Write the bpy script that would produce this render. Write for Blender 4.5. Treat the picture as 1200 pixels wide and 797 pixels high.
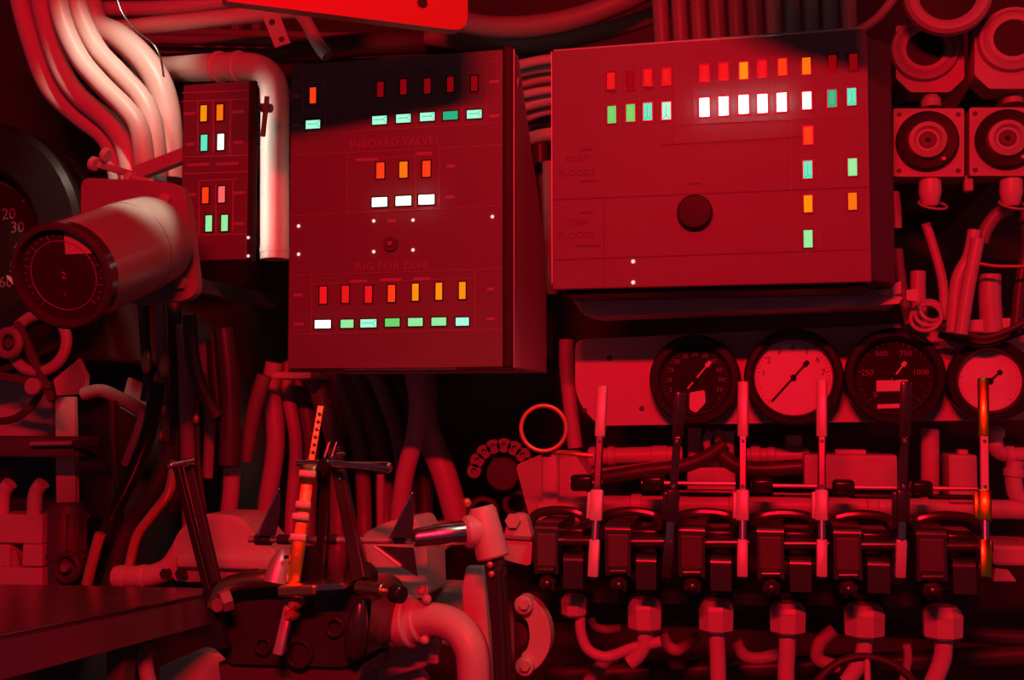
import bpy, bmesh, math, random
from mathutils import Vector, Matrix
random.seed(4)
for o in list(bpy.data.objects): bpy.data.objects.remove(o)
scene = bpy.context.scene
COL = scene.collection

# ------------------------------------------------------------------ camera
F = 1300.0                      # focal length in pixels of a 1200 px wide frame
CAM = Vector((0, 0, 1.5)); YAW = math.radians(13); PITCH = math.radians(3.5)
cd = bpy.data.cameras.new('camera'); cam = bpy.data.objects.new('camera', cd); COL.objects.link(cam)
cd.sensor_width = 36; cd.lens = 36 * F / 1200; cd.clip_start = .02
cam.location = CAM; cam.rotation_euler = (math.pi/2 + PITCH, 0, YAW)
scene.camera = cam
# ------------------------------------------------------------------ world, lamps, exposure
w = bpy.data.worlds.new('world'); scene.world = w; w.use_nodes = True
w.node_tree.nodes['Background'].inputs[0].default_value = (1, .40, .75, 1)
w.node_tree.nodes['Background'].inputs[1].default_value = .029
vs = scene.view_settings
vs.view_transform = 'Standard'; vs.look = 'None'; vs.gamma = 1; vs.use_curve_mapping = False; vs.exposure = 0
def lamp_light(name, loc, power, color, size, spot=None, aim=None):
    l = bpy.data.lights.new(name, 'SPOT' if spot else 'POINT'); l.energy = power; l.color = color; l.shadow_soft_size = size
    o = bpy.data.objects.new(name, l); COL.objects.link(o); o.location = loc
    if spot:
        l.spot_size = math.radians(spot); l.spot_blend = .9
        o.rotation_euler = (Vector(aim) - Vector(loc)).to_track_quat('-Z', 'Y').to_euler()
    return o
RED = (1, .003, .018)
def tube_lamp(name, loc, aim, power, color, length, width, along, spread=180):
    l = bpy.data.lights.new(name, 'AREA'); l.shape = 'RECTANGLE'; l.size = length; l.size_y = width; l.energy = power; l.color = color; l.spread = math.radians(spread)
    o = bpy.data.objects.new(name, l); COL.objects.link(o)
    z = (Vector(loc)-Vector(aim)).normalized(); x = Vector(along); x = (x-z*x.dot(z)).normalized(); y = z.cross(x)
    o.matrix_world = Matrix.Translation(loc) @ Matrix((x, y, z)).transposed().to_4x4()
    return o
tube_lamp('red_overhead_tube_lamp', (-.10, -.25, 2.42), (-.55, 1.8, 1.3), 52, RED, .55, .05, (1, 0, 0))
tube_lamp('white_ceiling_tube_lamp', (.0, 1.10, 2.62), (-.1, 1.75, 1.3), .24, (1, .88, .78), .8, .006, (1, 0, 0))
tube_lamp('pipe_fill_light', (-.962, 1.828, 1.935), (-.893, 1.885, 1.935), .14, (1, .82, .70), .31, .03, (0, 0, 1), 90)  # unseen light added behind the small box to whiten the pipe
lamp_light('white_side_lamp', (.12, 1.15, 2.30), 5.0, (1, .84, .70), .10, 34, (-.55, 1.62, 1.24))
lamp_light('red_fill_light', (1.5, 1.25, 2.0), 7, (1, .035, .075), .12)  # weak red fill added off to the right, not a known lamp
lamp_light('white_spot_lamp', (-.98, 1.45, 2.70), 30, (1, .80, .62), .03, 27, (-1.245, 1.93, 2.13))
lamp_light('housing_fill_spot', (-.62, 1.25, 2.40), 38, (1, .82, .62), .02, 11, (-.885, 1.44, 1.79))  # unseen narrow spot added to whiten the rear of the gauge housing

# ------------------------------------------------------------------ projection helpers (pixels of the photo -> points at a given depth of the room)
R3 = cam.rotation_euler.to_matrix(); FWD = R3 @ Vector((0, 0, -1))
def ray(px, py): return R3 @ Vector(((px-600)/F, -(py-398.5)/F, -1))
def P(px, py, Y): d = ray(px, py); return CAM + d*(Y/d.y)
def PZ(px, py, z): d = ray(px, py); return CAM + d*((z-CAM.z)/d.z)
def D(px, py, dist): return CAM + ray(px, py)*dist
def M(p): return (p-CAM).dot(FWD)/F          # metres per pixel at a point

# ------------------------------------------------------------------ materials
MATS = {}
def mat(name, col, rough=.5, metal=0, emit=None, es=0, bump=0, bscale=60, var=.12, vscale=9, coat=0):
    m = bpy.data.materials.new(name); m.use_nodes = True; nt = m.node_tree; b = nt.nodes['Principled BSDF']
    b.inputs['Roughness'].default_value = rough; b.inputs['Metallic'].default_value = metal
    b.inputs['Coat Weight'].default_value = coat
    tc = nt.nodes.new('ShaderNodeTexCoord')
    if emit:
        b.inputs['Base Color'].default_value = (*col, 1); b.inputs['Specular IOR Level'].default_value = .08
        b.inputs['Emission Color'].default_value = (*emit, 1); b.inputs['Emission Strength'].default_value = es
    else:
        n = nt.nodes.new('ShaderNodeTexNoise'); n.inputs['Scale'].default_value = vscale; n.inputs['Detail'].default_value = 6
        mx = nt.nodes.new('ShaderNodeMix'); mx.data_type = 'RGBA'
        mx.inputs['A'].default_value = (*[c*(1-var) for c in col], 1); mx.inputs['B'].default_value = (*[min(1, c*(1+var)) for c in col], 1)
        nt.links.new(tc.outputs['Object'], n.inputs['Vector']); nt.links.new(n.outputs['Fac'], mx.inputs['Factor'])
        nt.links.new(mx.outputs['Result'], b.inputs['Base Color'])
    if bump:
        n2 = nt.nodes.new('ShaderNodeTexNoise'); n2.inputs['Scale'].default_value = bscale; n2.inputs['Detail'].default_value = 4
        bp = nt.nodes.new('ShaderNodeBump'); bp.inputs['Strength'].default_value = bump; bp.inputs['Distance'].default_value = .002
        nt.links.new(tc.outputs['Object'], n2.inputs['Vector']); nt.links.new(n2.outputs['Fac'], bp.inputs['Height']); nt.links.new(bp.outputs['Normal'], b.inputs['Normal'])
    MATS[name] = m
mat('white_enamel', (.62, .57, .52), .42, bump=.1)
mat('cream_enamel', (.42, .39, .35), .5, bump=.15)
mat('panel_grey', (.16, .14, .145), .55, var=.06)
mat('console_grey', (.19, .165, .17), .55, var=.06)
mat('panel_side', (.72, .62, .60), .5)
mat('mid_grey', (.26, .23, .22), .5, bump=.1)
mat('dark_grey', (.10, .08, .08), .5, bump=.15)
mat('hull_dark', (.06, .05, .05), .7, bump=.2)
mat('black_gloss', (.020, .017, .017), .24)
mat('dark_gloss', (.045, .038, .037), .17)
mat('black_matte', (.012, .011, .012), .6)
mat('cable_grey', (.25, .22, .21), .45)
mat('cable_dark', (.075, .065, .065), .4)
mat('cable_light', (.50, .45, .43), .4)
mat('chrome', (.78, .77, .76), .24, 1, var=.03)
mat('satin_steel', (.70, .67, .64), .38, .6, var=.05)
mat('lever_satin', (.74, .70, .66), .32, .2, var=.04)
mat('block_metal', (.13, .115, .11), .27, .75, var=.08)
mat('glint_polished_steel', (.92, .85, .08), .30, 1, var=.05, bump=.12, bscale=120)  # yellow put into the steel so its red highlight turns orange
mat('glint_bright_steel', (.98, .95, .03), .21, 1, var=.03)  # steel yellowed in its base colour to imitate an overexposed highlight
mat('gun_metal', (.16, .15, .15), .25, .8)
mat('brass', (.78, .56, .28), .34, 1, var=.08)
mat('copper', (.80, .42, .25), .32, .55, var=.08)
mat('red_paint', (.50, .05, .04), .45, var=.04)
mat('cylinder_paint', (.24, .22, .20), .36, bump=.12)
mat('dial_black', (.014, .012, .012), .85, var=.02)
mat('dial_white', (.78, .74, .70), .5, var=.03)
mat('print_light', (.28, .25, .24), .6, var=.02)
mat('print_mid', (.36, .31, .30), .6, var=.02)
mat('print_dark', (.16, .13, .13), .6, var=.02)
mat('print_faint', (.135, .115, .12), .6, var=.02)
mat('table_steel', (.26, .24, .24), .22, .6, bump=.04)
mat('deck', (.06, .05, .05), .6)
mat('glow_white', (.8, .8, .8), .3, emit=(1, .93, .9), es=.75)  # glow of its own keeps screws white under red, though no lamp
for n, c, e in (('lens_dark_red', (.8, .004, .01), .30), ('lens_red', (1, .010, .012), .75), ('lens_red_hot', (1, .10, .10), 1.3),
                ('lens_ember', (1, .045, .006), 1.0), ('lens_orange', (1, .16, .004), 1.05), ('lens_amber', (1, .27, .004), 1.0),
                ('lens_green', (.16, .72, .15), .9), ('lens_pale_green', (.30, .88, .36), .95), ('lens_mint', (.38, 1, .72), 1.0),
                ('lens_teal', (.02, .52, .26), .85), ('lens_aqua', (.12, .85, .55), .95),
                ('lens_white', (.80, 1, .97), 5.0), ('lens_white_soft', (.72, 1, .86), 1.8), ('lens_white_green', (.80, 1, .62), 2.4)):
    mat(n, tuple(x*.08 for x in c), .3, emit=c, es=e)

# ------------------------------------------------------------------ mesh helpers
WL = {}
def mk(name, bm, material, parent=None, label=None, cat=None, group=None, kind=None, smooth=False, ang=35):
    bmesh.ops.recalc_face_normals(bm, faces=bm.faces[:])
    me = bpy.data.meshes.new(name); 
    if smooth:
        for f in bm.faces: f.smooth = True
        for e in bm.edges:
            if len(e.link_faces) == 2 and e.calc_face_angle(0) > math.radians(ang): e.smooth = False
    ob = bpy.data.objects.new(name, me); COL.objects.link(ob)
    if parent is None:
        c = Vector((0, 0, 0)); n = len(bm.verts)
        for v in bm.verts: c += v.co
        c /= n; c.z = min(v.co.z for v in bm.verts)
        bmesh.ops.translate(bm, verts=bm.verts[:], vec=-c); ob.location = c; WL[ob] = c
    else:
        ob.parent = parent; ob.location = -WL[parent]; WL[ob] = Vector((0, 0, 0))
    bm.to_mesh(me); bm.free(); me.materials.append(MATS[material])
    tag(ob, label, cat, group, kind)
    return ob
def tag(ob, label=None, cat=None, group=None, kind=None):
    if label: ob['label'] = label
    if cat: ob['category'] = cat
    if group: ob['group'] = group
    if kind: ob['kind'] = kind
def thing(name, loc, label, cat, group=None):
    o = bpy.data.objects.new(name, None); COL.objects.link(o); o.location = loc; o.empty_display_size = .05
    WL[o] = Vector(loc); tag(o, label, cat, group); return o
def NB(): return bmesh.new()
def box(bm, a, b, bev=0, seg=2):
    a = Vector(a); b = Vector(b); c = (a+b)/2; s = b-a
    r = bmesh.ops.create_cube(bm, size=1, matrix=Matrix.Translation(c) @ Matrix.Diagonal((abs(s.x), abs(s.y), abs(s.z), 1)))
    if bev:
        es = set(e for v in r['verts'] for e in v.link_edges)
        bmesh.ops.bevel(bm, geom=list(es), offset=bev, segments=seg, profile=.5, affect='EDGES', clamp_overlap=True)
def pbox(bm, x0, y0, x1, y1, Yf, Yb, bev=0, seg=2):
    xm, ym = (x0+x1)/2, (y0+y1)/2
    box(bm, (P(x0, ym, Yf).x, Yf, P(xm, y1, Yf).z), (P(x1, ym, Yf).x, Yb, P(xm, y0, Yf).z), bev, seg)
def basis(ax):
    ax = ax.normalized(); u = Vector((0, 0, 1)).cross(ax)
    if u.length < .05: u = Vector((1, 0, 0))
    u.normalize(); return u, ax.cross(u).normalized()
def lathe(bm, p0, p1, prof, n=24, caps=True, rot=0, flat=1):
    """prof: (t along p0->p1 in metres, radius)"""
    ax = (p1-p0).normalized(); u, v = basis(ax); rings = []
    for t, r in prof:
        rings.append([bm.verts.new(p0+ax*t+(u*math.cos(rot+2*math.pi*i/n)*flat+v*math.sin(rot+2*math.pi*i/n))*r) for i in range(n)])
    for a, b in zip(rings, rings[1:]):
        for i in range(n): bm.faces.new((a[i], a[(i+1) % n], b[(i+1) % n], b[i]))
    if caps: bm.faces.new(rings[0]); bm.faces.new(rings[-1])
def cyl(bm, p0, p1, r, n=16, r1=None, ch=0):
    L = (p1-p0).length; r1 = r if r1 is None else r1
    prof = [(0, r), (L, r1)] if not ch else [(0, r-ch), (ch, r), (L-ch, r1), (L, r1-ch)]
    lathe(bm, p0, p1, prof, n)
def smoothpath(pts, sub):
    if len(pts) < 3: return list(pts)
    out = []
    for i in range(len(pts)-1):
        a = pts[max(i-1, 0)]; b = pts[i]; c = pts[i+1]; d = pts[min(i+2, len(pts)-1)]
        for k in range(sub):
            t = k/sub
            out.append(.5*((2*b)+(c-a)*t+(2*a-5*b+4*c-d)*t*t+(3*b-a-3*c+d)*t**3))
    out.append(pts[-1]); return out
def sweep(bm, pts, r, n=12, sub=6, closed=False):
    pp = smoothpath(pts, sub); m = len(pp)
    rr = r if callable(r) else (lambda t: r)
    tn = [(pp[min(i+1, m-1)]-pp[max(i-1, 0)]).normalized() for i in range(m)]
    u, v = basis(tn[0]); rings = []
    for i in range(m):
        u = (u-tn[i]*u.dot(tn[i])).normalized(); v = tn[i].cross(u)
        q = rr(i/(m-1))
        rings.append([bm.verts.new(pp[i]+(u*math.cos(2*math.pi*k/n)+v*math.sin(2*math.pi*k/n))*q) for k in range(n)])
    for a, b in zip(rings, rings[1:]):
        for k in range(n): bm.faces.new((a[k], a[(k+1) % n], b[(k+1) % n], b[k]))
    bm.faces.new(rings[0]); bm.faces.new(rings[-1])
def torus(bm, c, ax, R, r, n=40, k=10, a0=0, a1=2*math.pi):
    u, v = basis(ax); ax = ax.normalized(); full = abs(a1-a0) > 6.28; rings = []
    for i in range(n if full else n+1):
        a = a0+(a1-a0)*i/n; d = u*math.cos(a)+v*math.sin(a)
        rings.append([bm.verts.new(c+d*(R+r*math.cos(2*math.pi*j/k))+ax*r*math.sin(2*math.pi*j/k)) for j in range(k)])
    m = len(rings)
    for i in range(m if full else m-1):
        a, b = rings[i], rings[(i+1) % m]
        for j in range(k): bm.faces.new((a[j], a[(j+1) % k], b[(j+1) % k], b[j]))
    if not full: bm.faces.new(rings[0]); bm.faces.new(rings[-1])
def prism(bm, poly, vec, bev=0, seg=2):
    vec = Vector(vec); a = [bm.verts.new(p) for p in poly]; b = [bm.verts.new(p+vec) for p in poly]; n = len(a)
    fs = [bm.faces.new(a), bm.faces.new(b[::-1])]
    for i in range(n): fs.append(bm.faces.new((a[i], b[i], b[(i+1) % n], a[(i+1) % n])))
    if bev:
        es = set(e for f in fs for e in f.edges)
        bmesh.ops.bevel(bm, geom=list(es), offset=bev, segments=seg, profile=.5, affect='EDGES', clamp_overlap=True)
def ball(bm, c, r, sc=(1, 1, 1), n=16):
    bmesh.ops.create_uvsphere(bm, u_segments=n, v_segments=max(6, n//2), radius=r, matrix=Matrix.Translation(c) @ Matrix.Diagonal((*sc, 1)))
def poly(pts, Y): return [P(x, y, Y) for x, y in pts]
def roundpoly(pts, r, k=5):
    out = []; n = len(pts)
    for i in range(n):
        p = Vector(pts[i]); a = Vector(pts[i-1]); b = Vector(pts[(i+1) % n])
        q = r[i] if isinstance(r, (list, tuple)) else r
        if q <= 0: out.append(tuple(p)); continue
        s = p+(a-p).normalized()*q; e = p+(b-p).normalized()*q
        for j in range(k+1):
            t = j/k; out.append(tuple((1-t)**2*s+2*t*(1-t)*p+t*t*e))
    return out
NEG = Vector((0, -1, 0))
def text(bm, body, c, h, rot=0, wide=1, ax_rot=None):
    """flat lettering on a face looking at -Y"""
    cu = bpy.data.curves.new('t', 'FONT'); cu.body = body; cu.size = h*1.4; cu.align_x = 'CENTER'; cu.align_y = 'CENTER'; cu.extrude = .0003; cu.resolution_u = 2
    o = bpy.data.objects.new('t', cu); COL.objects.link(o); bpy.context.view_layer.update()
    me = bpy.data.meshes.new_from_object(o.evaluated_get(bpy.context.evaluated_depsgraph_get()))
    me.transform(Matrix.Translation(c) @ (ax_rot if ax_rot is not None else Matrix.Rotation(math.pi/2, 4, 'X')) @ Matrix.Rotation(rot, 4, 'Z') @ Matrix.Diagonal((wide, 1, 1, 1)))
    bm.from_mesh(me); bpy.data.objects.remove(o); bpy.data.curves.remove(cu); bpy.data.meshes.remove(me)
def bar(bm, p, q, wdt, thk, bev=0, side=None):
    """rectangular bar p->q; wdt across (in the X/Z plane), thk in depth"""
    ax = (q-p).normalized(); s = side or ax.cross(Vector((0, 1, 0))); s = s.normalized(); d = ax.cross(s).normalized()
    pl = [p+s*wdt/2+d*thk/2, p-s*wdt/2+d*thk/2, p-s*wdt/2-d*thk/2, p+s*wdt/2-d*thk/2]
    prism(bm, pl, q-p, bev)

# shortcut: a pipe / hose / rod traced through (px, py, Y) points, radius in pixels
def pipe(name, label, cat, material, rpx, pts, Y=None, n=12, sub=6, group=None, parent=None, collars=(), collar_mat=None, collar_name='collar'):
    pp = [P(p[0], p[1], p[2] if len(p) > 2 else Y) for p in pts]
    r = rpx*M(pp[len(pp)//2]); bm = NB(); sweep(bm, pp, r, n, sub)
    o = mk(name, bm, material, parent, label, cat, group, smooth=True, ang=60)
    sp = smoothpath(pp, 20)
    for t, lw, k in collars:      # position 0..1, length px, radius factor
        i = min(max(int(t*(len(sp)-1)), 1), len(sp)-2); tn = (sp[i+1]-sp[i-1]).normalized(); h = lw*M(sp[i])/2
        bm = NB(); cyl(bm, sp[i]-tn*h, sp[i]+tn*h, r*k, n, ch=min(h, r)*.25)
        mk(collar_name, bm, collar_mat or material, o, smooth=True)
    return o

# ================================================================== THE SETTING
bm = NB(); box(bm, (-3.2, 2.62, .0), (2.2, 2.68, 2.95)); mk('wall_back', bm, 'hull_dark', kind='structure')
bm = NB(); box(bm, (-3.2, -1.2, -.05), (2.2, 2.68, 0)); mk('floor', bm, 'deck', kind='structure')
bm = NB(); box(bm, (-3.2, -1.2, 2.95), (2.2, 2.68, 3.0)); mk('ceiling', bm, 'hull_dark', kind='structure')

# ================================================================== INDICATOR PANELS
def lamp(panel, cx, cy, wd, ht, Y, lens, ridge=None, proud=.004):
    """bezel (part) > lens, ridge (sub-parts)"""
    c = P(cx, cy, Y); m = M(c); w_, h_ = wd*m/2, ht*m/2; e = 1.3*m
    bm = NB(); t = .0016
    for a, b in (((-w_-e, h_), (w_+e, h_+e)), ((-w_-e, -h_-e), (w_+e, -h_)), ((-w_-e, -h_), (-w_, h_)), ((w_, -h_), (w_+e, h_))):
        box(bm, (c.x+a[0], Y-t, c.z+a[1]), (c.x+b[0], Y+.001, c.z+b[1]))
    fr = mk('indicator_lamp', bm, 'black_gloss', panel)
    bm = NB(); i = min(w_, h_)*.45
    v = [bm.verts.new((c.x+sx*w_, Y+.001, c.z+sz*h_)) for sx, sz in ((-1, -1), (1, -1), (1, 1), (-1, 1))]
    b2 = [bm.verts.new((c.x+sx*w_*.99, Y-.001, c.z+sz*h_*.99)) for sx, sz in ((-1, -1), (1, -1), (1, 1), (-1, 1))]
    f2 = [bm.verts.new((c.x+sx*(w_-i), Y-proud, c.z+sz*(h_-i))) for sx, sz in ((-1, -1), (1, -1), (1, 1), (-1, 1))]
    for lo, hi in ((v, b2), (b2, f2)):
        for k in range(4): bm.faces.new((lo[k], lo[(k+1) % 4], hi[(k+1) % 4], hi[k]))
    bm.faces.new(f2); bm.faces.new(v[::-1])
    mk('lens', bm, lens, fr)
    if ridge:
        bm = NB(); q = .35*m; yy = Y-proud-.0006
        if ridge == 'h':
            box(bm, (c.x-(w_-i)*.9, yy, c.z-q), (c.x+(w_-i)*.75, yy+.001, c.z+q))
            for s in (-1, 1): bar(bm, Vector((c.x+(w_-i)*.75, yy+.0005, c.z)), Vector((c.x+w_*.95, yy+.0016, c.z+s*h_*.8)), 2*q*.8, .001)
        else:
            box(bm, (c.x-q, yy, c.z-(h_-i)*.75), (c.x+q, yy+.001, c.z+(h_-i)*.75))
            for s in (-1, 1): bar(bm, Vector((c.x, yy+.0005, c.z-(h_-i)*.75)), Vector((c.x+s*w_*.8, yy+.0016, c.z-h_*.95)), 2*q*.8, .001)
        mk('lens_ridge', bm, 'lens_teal', fr)
    return fr
def lines(panel, segs, Y, material, wpx=1.0, name='engraved_lines'):
    bm = NB()
    for x0, y0, x1, y1 in segs:
        a, b = P(x0, y0, Y), P(x1, y1, Y); bar(bm, a, b, wpx*M(a), .0008)
    return mk(name, bm, material, panel)
def screws(panel, pts, Y, rpx=2.0):
    for x, y in pts:
        c = P(x, y, Y); bm = NB(); r = rpx*M(c)
        lathe(bm, c, c+NEG, [(0, r), (.0008, r), (.0018, r*.6)], 12); mk('screw', bm, 'glow_white', panel, smooth=True)
def words(panel, items, Y, material, name='lettering'):
    for s, x, y, h, wide in items:
        bm = NB(); c = P(x, y, Y); text(bm, s, c, h*M(c), 0, wide); mk(name, bm, material, panel)

# ---- middle panel (rig-for-dive board)
Y = 1.75
pm = thing('indicator_cabinet', P(465, 431, 1.9), 'tall grey indicator panel lettered RIG FOR DIVE with green and red lamps', 'panel')
bm = NB(); pbox(bm, 339, 67, 589, 431.5, Y, Y+.012, .002); mk('face_plate', bm, 'panel_grey', pm)
xl, xr = P(339, 250, Y).x, P(600, 250, Y).x; zt, zb = P(465, 65, Y).z, P(465, 432, Y).z
bm = NB(); box(bm, (P(589, 250, Y).x, Y+.002, zb), (xr, Y+.016, zt+.004), .003); box(bm, (xl, Y+.002, zb-.004), (xr, Y+.016, zb), .001); mk('edge_gasket', bm, 'black_matte', pm)
bm = NB(); box(bm, (xr, Y+.010, zb), (xr+.0018, Y+.0145, zt), .0004); mk('edge_trim', bm, 'satin_steel', pm)
zs = P(637, 300, 2.04).z
bm = NB(); prism(bm, [Vector((xl, Y+.0125, zb)), Vector((xl, 2.04, zb)), Vector((xl, 2.04, zs)), Vector((xl, 1.80, zt)), Vector((xl, Y+.0125, zt))], (xr-xl, 0, 0), .002); mk('cabinet_body', bm, 'panel_side', pm)
bm = NB(); box(bm, (P(405, 430, Y).x, Y-.006, zb-.003), (P(535, 430, Y).x, Y+.004, zb-.0005), .0006); mk('bottom_lip', bm, 'chrome', pm)
for y in (105, 180, 345):
    bm = NB(); c = P(601, y, Y+.02); cyl(bm, c-Vector((0, 0, .012)), c+Vector((0, 0, .012)), .004, 10); mk('hinge', bm, 'gun_metal', pm, smooth=True)
bm = NB(); c = P(606, 98, Y+.05); sweep(bm, [c, c+Vector((.004, -.005, .008)), c+Vector((.003, -.008, -.004)), c+Vector((0, -.004, -.024)), c+Vector((-.004, 0, -.032))], .0014, 8); mk('wire_loop', bm, 'satin_steel', pm, smooth=True)
for x, y in ((380, 250), (560, 250), (380, 400), (560, 400)):
    bm = NB(); a = P(x, y, 1.9); box(bm, (a.x-.012, 2.035 if y > 300 else 1.96, a.z-.012), (a.x+.012, 2.62, a.z+.012)); mk('mounting_arm', bm, 'dark_grey', pm)
Yf = Y-.0004
lines(pm, [(340, 85, 589, 72), (340, 98, 381, 96), (355, 84, 355, 157), (381, 83, 381, 156), (340, 158, 589, 144), (570, 73, 570, 144), (542, 75, 542, 146),
           (434, 91, 570, 84), (434, 80, 434, 152), (340, 182, 589, 170), (407, 179, 407, 249), (487, 175, 487, 245), (515, 173, 515, 243), (425, 186, 515, 182),
           (340, 253, 589, 241), (340, 323, 589, 315), (365, 333, 557, 326), (365, 322, 365, 391), (557, 316, 557, 387), (340, 392, 589, 386)], Yf, 'print_light', .9)
words(pm, [('DIVE', 461, 73, 8, 1), ('INBOARD VALVES', 462, 167, 10, .98), ('RIG FOR DIVE', 459, 312, 10, 1.05)], Yf, 'print_light')
for x, y, wd in ((347, 113, 9), (347, 147, 8), (349, 346, 10), (350, 380, 11), (575, 339, 8), (575, 374, 9), (579, 96, 12), (579, 136, 12), (430, 187, 26), (497, 180, 18), (420, 330, 20), (458, 328, 24), (494, 327, 20), (459, 259, 10), (528, 195, 10), (528, 231, 10)):
    bm = NB(); pbox(bm, x-wd/2, y-2, x+wd/2, y+1.5, Yf-.0003, Yf+.001); mk('name_tag', bm, 'print_mid', pm)
lamp(pm, 367, 112, 8, 19, Y, 'lens_ember')
for x, y in ((446, 105), (473, 102), (501, 101), (528, 99), (556, 98)): lamp(pm, x, y, 8, 18, Y, 'lens_dark_red')
for x, y, l in ((367, 146, 'lens_mint'), (445, 141, 'lens_mint'), (473, 139, 'lens_mint'), (501, 137, 'lens_mint'), (528, 135.5, 'lens_teal'), (556, 134, 'lens_mint')): lamp(pm, x, y, 18, 10, Y, l, 'h')
for x, y, l in ((446, 200, 'lens_ember'), (473, 199, 'lens_orange'), (500, 198, 'lens_ember')): lamp(pm, x, y, 10, 19, Y, l)
for x, y, l in ((445, 237, 'lens_white_soft'), (473, 235.5, 'lens_white_green'), (500, 234, 'lens_white')): lamp(pm, x, y, 19, 11, Y, l, proud=.006)
for x, y, l in ((379, 346, 'lens_red'), (405, 345, 'lens_red'), (432, 345, 'lens_red'), (459, 344, 'lens_ember')): lamp(pm, x, y, 9, 20, Y, l)
for x, y in ((487, 342.5), (514.5, 341.5), (542, 340.5)): lamp(pm, x, y, 8, 20, Y, 'lens_amber')
for x, y, wd, l, rd in ((378.5, 380, 20, 'lens_white_soft', None), (407, 379.5, 16, 'lens_pale_green', None), (432, 379, 20, 'lens_mint', 'h'), (460, 378, 18, 'lens_green', None), (487, 377.5, 18, 'lens_pale_green', None), (514.5, 377, 18, 'lens_pale_green', None), (542, 377, 16, 'lens_mint', None)):
    lamp(pm, x, y, wd, 9.5, Y, l, rd)
screws(pm, [(438, 259), (484, 258), (438, 295), (484, 293), (350, 265), (350, 298), (577, 254)], Y)
c = P(458.5, 286, Y); bm = NB(); m = M(c); lathe(bm, c, c+NEG, [(0, 9*m), (.006, 8.5*m), (.006, 5*m), (.004, 4*m)], 20); mk('key_switch', bm, 'dark_grey', pm, smooth=True)
bm = NB(); lathe(bm, c+NEG*.004, c+NEG, [(0, 3.5*m), (.005, 3*m)], 12); mk('switch_core', bm, 'mid_grey', pm, smooth=True)

# ---- right console
Y = 1.72
pc = thing('indicator_console', P(835, 340, 1.9), 'wide grey indicator console with row of white glowing lamps and black knob', 'panel')
zt, zb = P(830, 47, Y).z, P(830, 335, Y).z; xl, xr = P(647.5, 200, Y).x, P(1019, 200, Y).x
bm = NB(); prism(bm, [Vector((a, Y, b)) for a, b in roundpoly([(xl, zb), (xr, zb), (xr, zt), (xl, zt)], [0, 0, .012, 0])], (0, .014, 0), .0015); mk('face_plate', bm, 'console_grey', pc)
bm = NB(); xw = P(1046, 200, 1.80).x
prism(bm, [Vector((xl+.004, 1.7345, zt-.004)), Vector((xr-.001, 1.7345, zt-.004)), Vector((xw, 1.79, zt-.006)), Vector((xw, 1.95, zt-.006)), Vector((xl+.004, 1.95, zt-.006))], (0, 0, zb-zt+.008), .003); mk('cabinet_body', bm, 'dark_grey', pc)
bm = NB(); cyl(bm, Vector((xl+.002, Y+.001, zt+.001)), Vector((xr-.014, Y+.001, zt+.001)), .0022, 10); mk('top_trim', bm, 'satin_steel', pc, smooth=True)
bm = NB(); box(bm, (xl-.002, Y-.001, zb+.01), (xl, Y+.013, zt), .0006); mk('side_trim', bm, 'satin_steel', pc)
bm = NB(); prism(bm, poly([(664, 343), (1046, 332), (1050, 358), (700, 371), (684, 369)], 1.86), (0, .10, 0), .004); mk('lower_tray', bm, 'panel_side', pc)
bm = NB(); box(bm, (xl+.01, Y+.03, zb-.006), (xr, 1.86, zb), .002); mk('underside_rail', bm, 'dark_grey', pc)
bm = NB(); pbox(bm, 735, 344, 744, 346.5, 1.857, 1.86); mk('glow_dash', bm, 'glow_white', pc)  # white dash with the same glow put into its material
for x, y in ((720, 100), (960, 100), (720, 300), (960, 300)):
    bm = NB(); a = P(x, y, 1.9); box(bm, (a.x-.012, 1.94, a.z-.012), (a.x+.012, 2.62, a.z+.012)); mk('mounting_arm', bm, 'dark_grey', pc)
Yf = Y-.0004
lines(pc, [(650, 234, 1017, 219), (650, 304.5, 1017, 292), (708, 235, 708, 338), (775, 170, 940, 160)], Yf, 'print_faint', 1.2, 'dark_rules')
lines(pc, [(706, 62, 706, 225), (727, 66, 727, 150), (749, 66, 749, 150), (771, 66, 771, 150), (792, 70, 792, 175), (813, 70, 813, 148), (860, 70, 860, 148), (905, 66, 905, 145), (927, 140, 927, 290), (962, 135, 962, 290), (985, 135, 985, 290), (1016, 70, 1016, 326), (706, 88, 1016, 73), (792, 146, 1016, 136)], Yf, 'print_light', .7)
words(pc, [('PORT', 676, 187, 7, 1.1), ('FLOODS', 676, 203, 7.5, 1.1), ('STBD', 676, 261, 7, 1.1), ('FLOODS', 676, 276, 7.5, 1.1)], Yf, 'print_faint')
for x, y, wd in ((688, 175, 14), (690, 212, 22), (688, 249, 14), (690, 288, 28), (717, 108, 9), (739, 83, 10), (739, 106, 10), (761, 104, 10), (815, 215, 14)):
    bm = NB(); pbox(bm, x-wd/2, y-1.2, x+wd/2, y+1.2, Yf-.0003, Yf+.001); mk('name_tag', bm, 'print_faint', pc)
for x, y, l in ((716, 95, 'lens_red'), (739, 94, 'lens_dark_red'), (759, 91, 'lens_red'), (781, 90, 'lens_red'), (825.5, 86, 'lens_red'), (848, 84, 'lens_red'), (871.5, 83, 'lens_amber'), (893, 81, 'lens_red'), (917, 78.5, 'lens_ember'), (945, 77.5, 'lens_orange'), (975.5, 74.5, 'lens_dark_red'), (1000, 73, 'lens_dark_red'),
                (947, 159, 'lens_ember'), (947, 239, 'lens_amber'), (999, 236, 'lens_orange')):
    lamp(pc, x, y, 9.5, 20, Y, l)
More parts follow.
